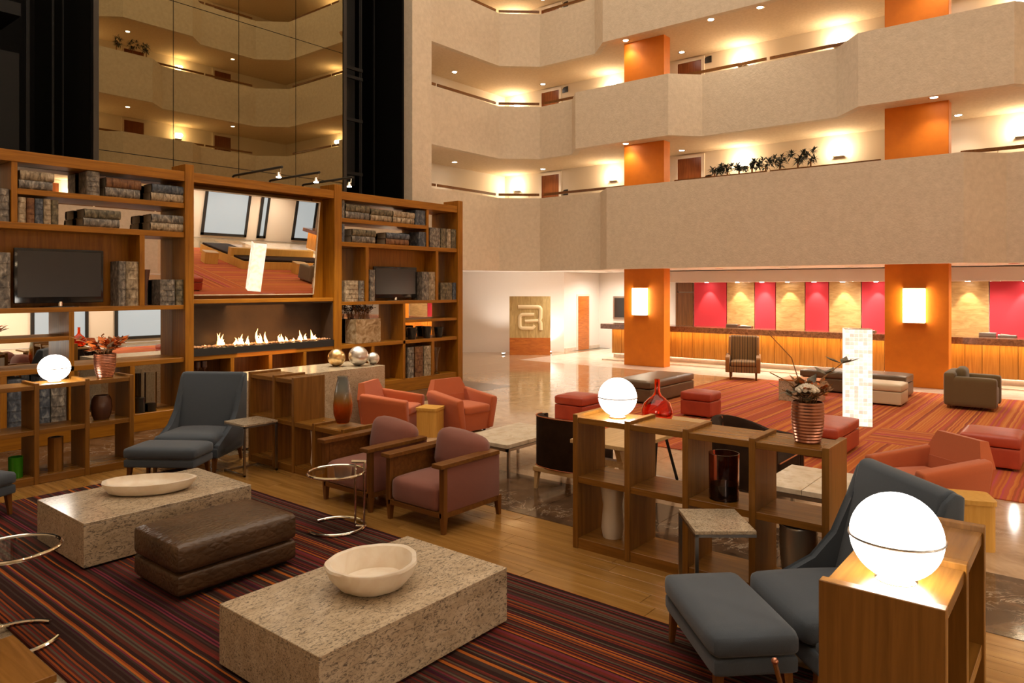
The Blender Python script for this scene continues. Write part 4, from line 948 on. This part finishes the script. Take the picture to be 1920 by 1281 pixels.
# ---- black leather chairs with orange piping
t = thing('leather_chair', 'black leather chair with orange piping, back turned to us', 'chair', (6.88, 4.66, 0), R(90))
for sx in (-1, 1):
    for sy in (-1, 1): leg(B(), sx * .30, sy * .30, 0, .24, .016, .03, sx * .01, sy * .03).obj('leg', 'light_wood', t)
box('seat_rail', 'light_wood', t, -.34, .34, -.33, .35, .2, .25, bev=.004)
B().soft(-.33, .33, -.34, .28, .25, .46, .05, .02).obj('seat', 'black_leather', t, True)
b = B(); 
for i in range(9):
    a0 = -1 + 2 * i / 8; 
outer = [(.40 * math.sin(R(a)), .36 * math.cos(R(a)) ** .4 if abs(a) < 89 else 0) for a in range(-88, 89, 11)]
inn = [(x * .86, y - .06) for x, y in outer[::-1]]
b.prism(outer + inn, .25, .82, 'z', bev=.012).obj('backrest', 'black_leather', t, True)
B().tube([(x, y, .822) for x, y in outer], .007, 6).obj('piping', 'piping', t, True); B().tube([(x * 1.005, y * 1.005, .255) for x, y in outer], .006, 6).obj('piping', 'piping', t, True)
t = thing('leather_tub_chair', 'big black leather tub chair with orange piping behind the middle divider', 'armchair', (8.02, 3.02, 0), 0)
outer = [(-.48, -.42)] + [(-.48 * math.cos(R(a)), -.02 + .46 * math.sin(R(a))) for a in range(0, 181, 12)] + [(.48, -.42)]
inn = [(x * .76, (y - .0) * .74 if y > 0 else y) for x, y in outer[::-1]]
hb = B(); inn = [(x * .78, y * .78 if y > 0 else y) for x, y in outer]
def zt(y): return .60 + .20 * max(0, y + .1) / .54
secs = []
for (x, y), (u, v) in zip(outer, inn):
    z = zt(y); secs.append([hb.bm.verts.new(p) for p in ((x, y, .12), (x * 1.02, y * 1.02, z - .03), (x * .99, y * .99, z), (u * 1.06, v * 1.06 if v > 0 else v, z), (u, v, z - .03), (u, v, .12))])
for p, q in zip(secs, secs[1:]):
    for k in range(6): hb.bm.faces.new((p[k], p[(k + 1) % 6], q[(k + 1) % 6], q[k]))
hb.bm.faces.new(secs[0]); hb.bm.faces.new(secs[-1][::-1])
hb.obj('shell', 'black_leather', t, True)
B().soft(-.37, .37, -.43, .30, .14, .44, .04, .02).obj('seat', 'black_leather', t, True)
B().tube([(-.36, -.435, .43), (.36, -.435, .43)], .007, 6).obj('piping', 'piping', t); B().tube([(.0, .44, .14), (.0, .445, .79), (0, .35, .80), (0, .335, .5)], .006, 6).obj('piping', 'piping', t)
for s in (-1, 1): B().tube([(s * .485, -.42, .13), (s * .485, -.42, .60)], .006, 6).obj('piping', 'piping', t)
for sx in (-1, 1):
    for sy in (-1, 1): B().cyl(sx * .36, sy * .32, 0, .13, .022, .03, 10).obj('leg', 'dark_wood_z', t)
# ---- light timber trestle table with the red flask
t = thing('trestle_table', 'light timber trestle table under the red flask', 'table', (7.05, 3.83, 0), 0)
box('top', 'light_wood', t, -.95, .93, -.34, .36, .70, .74, bev=.004)
for s in (-1, 1):
    B().hexa([(-.80 - .03, s * .32 - .03, 0), (-.80 + .03, s * .32 - .03, 0), (-.80 + .03, s * .32 + .03, 0), (-.80 - .03, s * .32 + .03, 0), (-.80 - .04, s * .12 - .03, .70), (-.80 + .04, s * .12 - .03, .70), (-.80 + .04, s * .12 + .03, .70), (-.80 - .04, s * .12 + .03, .70)]).obj('leg', 'light_wood', t)
    B().tube([(.75, s * .30, 0.02), (.75, s * .26, .70)], .022, 6).obj('leg', 'black', t)
box('cross_rail', 'light_wood', t, -.84, -.76, -.2, .2, .5, .56); B().tube([(.40, 0, .69), (.75, .0, .03)], .018, 6).obj('brace', 'black', t); box('foot_plate', 'steel', t, .68, .82, -.32, .32, 0, .02)
t = vase('flask', 'round red glass flask with a straight neck on the trestle table', 'vase', (7.40, 3.88, .74), hollow([(.09, 0), (.15, .03), (.178, .10), (.178, .16), (.15, .235), (.10, .285), (.052, .325), (.034, .36), (.031, .50), (.034, .51)], .008), 'red_glass', 40)
# ---- ottomans and benches of the lobby
def cube(name, label, x0, x1, y0, y1, h, mat, group=None, rz=0):
    t = thing(name, label, 'ottoman' if 'ott' in name else 'bench', ((x0 + x1) / 2, (y0 + y1) / 2, .012), rz, group); a, b_ = (x1 - x0) / 2, (y1 - y0) / 2
    B().soft(-a, a, -b_, b_, .03, h * .66, .02, .0).obj('body', mat, t, True); B().soft(-a - .006, a + .006, -b_ - .006, b_ + .006, h * .655, h, .04, .018).obj('lid', mat, t, True)
    for sx in (-1, 1):
        for sy in (-1, 1): B().cyl(sx * (a - .07), sy * (b_ - .07), 0, .04, .025, seg=8).obj('foot', 'dark_wood', t)
cube('leather_ottoman', 'rust red leather ottoman between the red flask and the striped wing chair', 11.79, 12.27, 5.17, 5.73, .44, 'red_leather', 'rust red ottomans')
cube('leather_ottoman', 'rust red leather ottoman just left of the middle globe lamp', 10.0, 10.6, 6.62, 7.19, .44, 'red_leather', 'rust red ottomans')
cube('leather_ottoman', 'rust red leather ottoman behind the copper vase of dried flowers', 10.0, 11.1, 2.62, 3.18, .42, 'red_leather', 'rust red ottomans')
cube('leather_ottoman', 'rust red leather ottoman at the right picture edge', 10.79, 11.55, .72, 1.36, .42, 'red_leather', 'rust red ottomans')
cube('leather_bench', 'long taupe leather bench left of the striped wing chair', 12.5, 14.45, 6.7, 7.55, .44, 'brown_leather')
cube('leather_bench', 'long taupe leather bench in front of the near orange pillar', 16.4, 17.2, 3.0, 5.1, .46, 'brown_leather')
cube('leather_ottoman', 'cream leather ottoman beside the tall glowing column lamp', 15.26, 15.92, 2.87, 3.9, .42, 'cream_leather')
t = thing('stone_box_table', 'low speckled stone block with a tan top behind the dried flowers', 'table', (15.0, 4.62, .012)); box('body', 'granite_fine', t, -.32, .32, -.36, .36, 0, .40, bev=.003); box('top', 'orange_wood', t, -.32, .32, -.36, .36, .40, .43, bev=.003)
# ---- striped wing chair
def striped():
    m, nt, b = nodes('striped_upholstery'); L = nt.links.new; v = coord(nt); sx = N(nt, 'ShaderNodeSeparateXYZ'); L(v.outputs[0], sx.inputs[0])
    mm = N(nt, 'ShaderNodeMath', operation='MULTIPLY'); mm.inputs[1].default_value = 16; L(sx.outputs['X'], mm.inputs[0]); fr_ = N(nt, 'ShaderNodeMath', operation='FRACT'); L(mm.outputs[0], fr_.inputs[0])
    r = ramp(nt, [(0, (.34, .17, .05)), (.3, (.07, .035, .015)), (.6, (.42, .22, .07)), (.8, (.12, .06, .02))], 'CONSTANT'); L(fr_.outputs[0], r.inputs[0]); L(r.outputs[0], b.inputs['Base Color']); b.inputs['Roughness'].default_value = .85; return m
M['striped'] = striped(); M['tan_fab'] = fabric('tan_fabric', (.30, .13, .035))
t = thing('wing_chair', 'striped brown wing chair facing us in front of the reception desk', 'armchair', (17.55, 6.82, .012), face(-.94, -.34))
for sx in (-1, 1):
    for sy in (-1, 1): leg(B(), sx * .30, sy * .32, 0, .2, .018, .028).obj('leg', 'dark_wood_z', t)
    B().prism([(-.36, .18), (.36, .18), (.36, .6), (-.34, .56), (-.38, .52)], sx * .36 - .06, sx * .36 + .04, 'x', bev=.02, seg=2).obj('arm', 'tan_fab', t, True)
    B().prism([(.06, .55), (.40, .55), (.46, 1.04), (.26, 1.02), (.14, .8)], sx * .335 - .03, sx * .335 + .03, 'x', bev=.015, seg=2).obj('wing', 'tan_fab', t, True)
B().soft(-.32, .32, -.38, .34, .18, .34, .03, 0).obj('seat_frame', 'striped', t, True); B().soft(-.30, .30, -.39, .26, .33, .46, .04, .02).obj('seat_cushion', 'striped', t, True)
B().prism([(.2, .4), (.36, .3), (.47, 1.05), (.38, 1.06), (.32, 1.02)], -.32, .32, 'x', bev=.02, seg=2).obj('backrest', 'striped', t, True)
# ---- olive armchair by the near pillar (front faces -Y)
t = thing('armchair', 'boxy olive armchair right of the near orange pillar', 'armchair', (16.12, 1.82, .012), 0)
for s in (-1, 1):
    B().soft(s * .36 - .10, s * .36 + .10, -.42, .40, .06, .60, .04, .01).obj('arm', 'green_fab', t, True)
    for sy in (-1, 1): B().cyl(s * .36, sy * .34, 0, .07, .03, seg=8).obj('foot', 'dark_wood', t)
B().soft(-.27, .27, -.40, .3, .08, .40, .04, .02).obj('seat', 'green_fab', t, True); B().soft(-.46, .46, .22, .42, .06, .68, .05, .02).obj('backrest', 'green_fab', t, True); B().soft(-.26, .26, .08, .26, .38, .74, .07, .03).obj('back_cushion', 'green_fab', t, True)
# ---- glowing column lamp
t = thing('column_lamp', 'tall glowing square column lamp of onyx tiles on the orange rug', 'lamp', (12.88, 3.08, .012), R(20)); a = .20; hh = 1.58
nt_, nz = 6, 24; tw, tz = 2 * a / nt_, hh / nz
TE = B().box(-tw / 2 + .001, tw / 2 - .001, -.004, .0, .001, tz - .001).mesh('onyx_tile', 'onyx_lamp')
for i in range(nt_):                                # the two sides that face the room, tile by tile
    for j in range(nz):
        u = -a + tw * (i + .5); o = bpy.data.objects.new('onyx_tile', TE); o.location = (-a, -u, .01 + j * tz); o.rotation_euler = (0, 0, R(-90)); put(o, t)
        o = bpy.data.objects.new('onyx_tile', TE); o.location = (u, -a, .01 + j * tz); put(o, t)
box('inner_box', 'onyx_lamp', t, -a + .001, a, -a + .001, a, .01, .01 + hh); box('base', 'travertine', t, -a - .005, a + .005, -a - .005, a + .005, 0, .012); box('cap', 'travertine', t, -a - .005, a + .005, -a - .005, a + .005, hh + .01, hh + .018)
# ---- daybeds and stools to the right, seen in the tilted mirror
t = thing('daybed', 'long timber platform daybed with black cushions right of the lobby rug', 'daybed', (16.1, -1.7, .012))
box('platform', 'yellow_wood', t, -1.75, 1.9, .35, 1.55, 0, .30, bev=.005); box('platform', 'yellow_wood', t, -1.75, -.55, -1.7, .35, 0, .30, bev=.005)
B().soft(-1.7, 1.85, .72, 1.52, .30, .39, .03, .01).obj('cushion', 'black_leather', t, True); B().soft(-1.72, -.6, -1.65, .3, .30, .39, .03, .01).obj('cushion', 'black_leather', t, True)
box('back_rail', 'yellow_wood', t, -1.75, 1.9, .38, .62, .30, .62, bev=.004)
for i, (x, y) in enumerate(((13.6, -1.2), (16.4, .42))):
    t = thing('timber_cube', 'yellow timber cube stool near the daybed, %s one' % ('left', 'right')[i], 'stool', (x, y, .012), R(12)); box('body', 'yellow_wood', t, -.24, .24, -.24, .24, 0, .40, bev=.006); box('seat', 'light_wood', t, -.245, .245, -.245, .245, .40, .43, bev=.004)
# ---- vases on the dividers
def ribbed(h, r0, r1, n):
    p = []
    for i in range(n * 2 + 1):
        f = i / (n * 2); r_ = r0 + (r1 - r0) * f ** .8 + .012 * math.sin(math.pi * f); p.append((r_ + (.005 if i % 2 else 0), h * f))
    return p
x, y = G(1512, 829, 1.15)
t = vase('copper_vase', 'ribbed copper vase of dried flowers on the middle divider', 'vase', (5.52, 1.66, 1.15), hollow(ribbed(.30, .085, .108, 13), .006), 'copper', 36)
stems(t, 22, .28, .17, .17, None, 31, 'dried', ls=1.2); stems(t, 10, .28, .15, .2, None, 33, 'petal_o', ls=1.1); stems(t, 16, .26, .14, .2, None, 32, 'bk_green', ls=1.4)
fw_ = B()
for i in range(46):
    a_ = i * 2.4; f = math.sqrt(i / 46) * .075; bmesh.ops.create_icosphere(fw_.bm, subdivisions=1, radius=.017, matrix=Matrix.Translation((-.11 + f * math.cos(a_), -.03 + f * math.sin(a_), .435 - f * f * 7)))
fw_.obj('hydrangea', 'petal_w', t)
for i, (dx, dy, h) in enumerate(((.30, -.16, .42), (.28, -.06, .30), (-.22, .20, .36), (-.1, .26, .74))):
    B().tube([(0, 0, .25), (dx * .4, dy * .4, .25 + h * .5), (dx, dy, .25 + h * .75)], .004, 5).obj('stem', 'dried', t)
    if i < 2:
        lf = B()
        for q in range(5):
            a_ = q * 1.3 + i; d_ = Vector((math.cos(a_), math.sin(a_), .35)) * .14; s_ = Vector((-math.sin(a_), math.cos(a_), 0)) * .03; p = Vector((dx, dy, .25 + h * .75))
            lf.bm.faces.new([lf.bm.verts.new(v) for v in (p, p + d_ * .5 + s_, p + d_, p + d_ * .5 - s_)])
        lf.obj('leaves', 'bk_green', t)
t = vase('copper_vase', 'ribbed rose copper vase of orange flowers on the left divider', 'vase', (3.84, 9.80, 1.15), hollow(ribbed(.30, .085, .125, 15), .006), 'copper', 36)
stems(t, 46, .26, .22, .20, None, 41, 'petal_o', ls=1.5); stems(t, 22, .26, .19, .2, None, 42, 'petal_w', ls=1.5); stems(t, 8, .28, .3, .42, None, 43, 'dried')
vase('amber_vase', 'tall smoke and amber glass vase on the low end of the stepped divider', 'vase', (5.42, 7.02, .665), hollow([(.07, 0), (.085, .03), (.11, .12), (.115, .22), (.10, .36), (.075, .48), (.062, .54), (.068, .56)], .008), 'amber', 36)
t = vase('glass_cylinder', 'dark plum glass cylinder with amber gravel on the middle divider shelf', 'vase', (5.46, 2.28, .63), hollow([(.115, 0), (.118, .36)], .007), 'dark_glass', 36); B().cyl(0, 0, .01, .12, .104).obj('gravel', 'pebble', t, True)
vase('tapered_vase', 'frosted white vase at the foot of the middle divider', 'vase', (5.50, 3.32, .09), hollow([(.085, 0), (.10, .08), (.085, .28), (.11, .46)], .008), 'ceramic', 32)
vase('tapered_vase', 'ribbed silver-grey vase at the foot of the middle divider', 'vase', (5.50, 1.72, .09), hollow(ribbed(.44, .095, .13, 14), .008), 'grey_vase', 32)
vase('tapered_vase', 'slim white vase at the foot of the stepped divider', 'vase', (5.33, 7.42, .09), hollow([(.05, 0), (.07, .06), (.055, .24), (.07, .45)], .006), 'ceramic', 28)
vase('bottle', 'slender dark red bottle inside the stepped divider', 'bottle', (5.36, 7.86, .63), hollow([(.04, 0), (.045, .1), (.03, .24), (.03, .34)], .005), 'dark_glass', 24)
vase('barrel_vase', 'fluted dark brown barrel vase in the left divider', 'vase', (3.78, 9.76, .63), hollow([(.085, 0), (.11, .06), (.125, .15), (.115, .25), (.09, .30)], .01), 'brown_vase', 14)
t = thing('timber_block', 'hexagonal timber block vase at the bottom of the left divider', 'vase', (3.26, 9.74, .09)); B().lathe([(.085, 0), (.085, .4)], 0, 0, 6).obj('body', 'div_z', t); B().cyl(0, 0, .4, .404, .05, seg=12).obj('opening', 'black', t)
for i, x in enumerate((2.60, 2.84)): vase('green_vase', 'bright green glazed cylinder at the bottom of the left divider, %s of two' % ('left', 'right')[i], 'vase', (x, 9.72, .09), hollow([(.072, 0), (.075, .24)], .006), 'green_glass', 28)
# copper-tipped stick at the bottom edge
t = thing('copper_tipped_stick', 'thin stick with a copper tip rising at the bottom edge before the footstool', 'stick', (*G(1453, 1240, .82), .01))
B().tube([(.14, -.17, 0), (0, 0, .80)], .010, 8).obj('shaft', 'dark_wood_z', t, True); B().ball((0, 0, .81), .014, 16).obj('tip', 'copper', t, True)
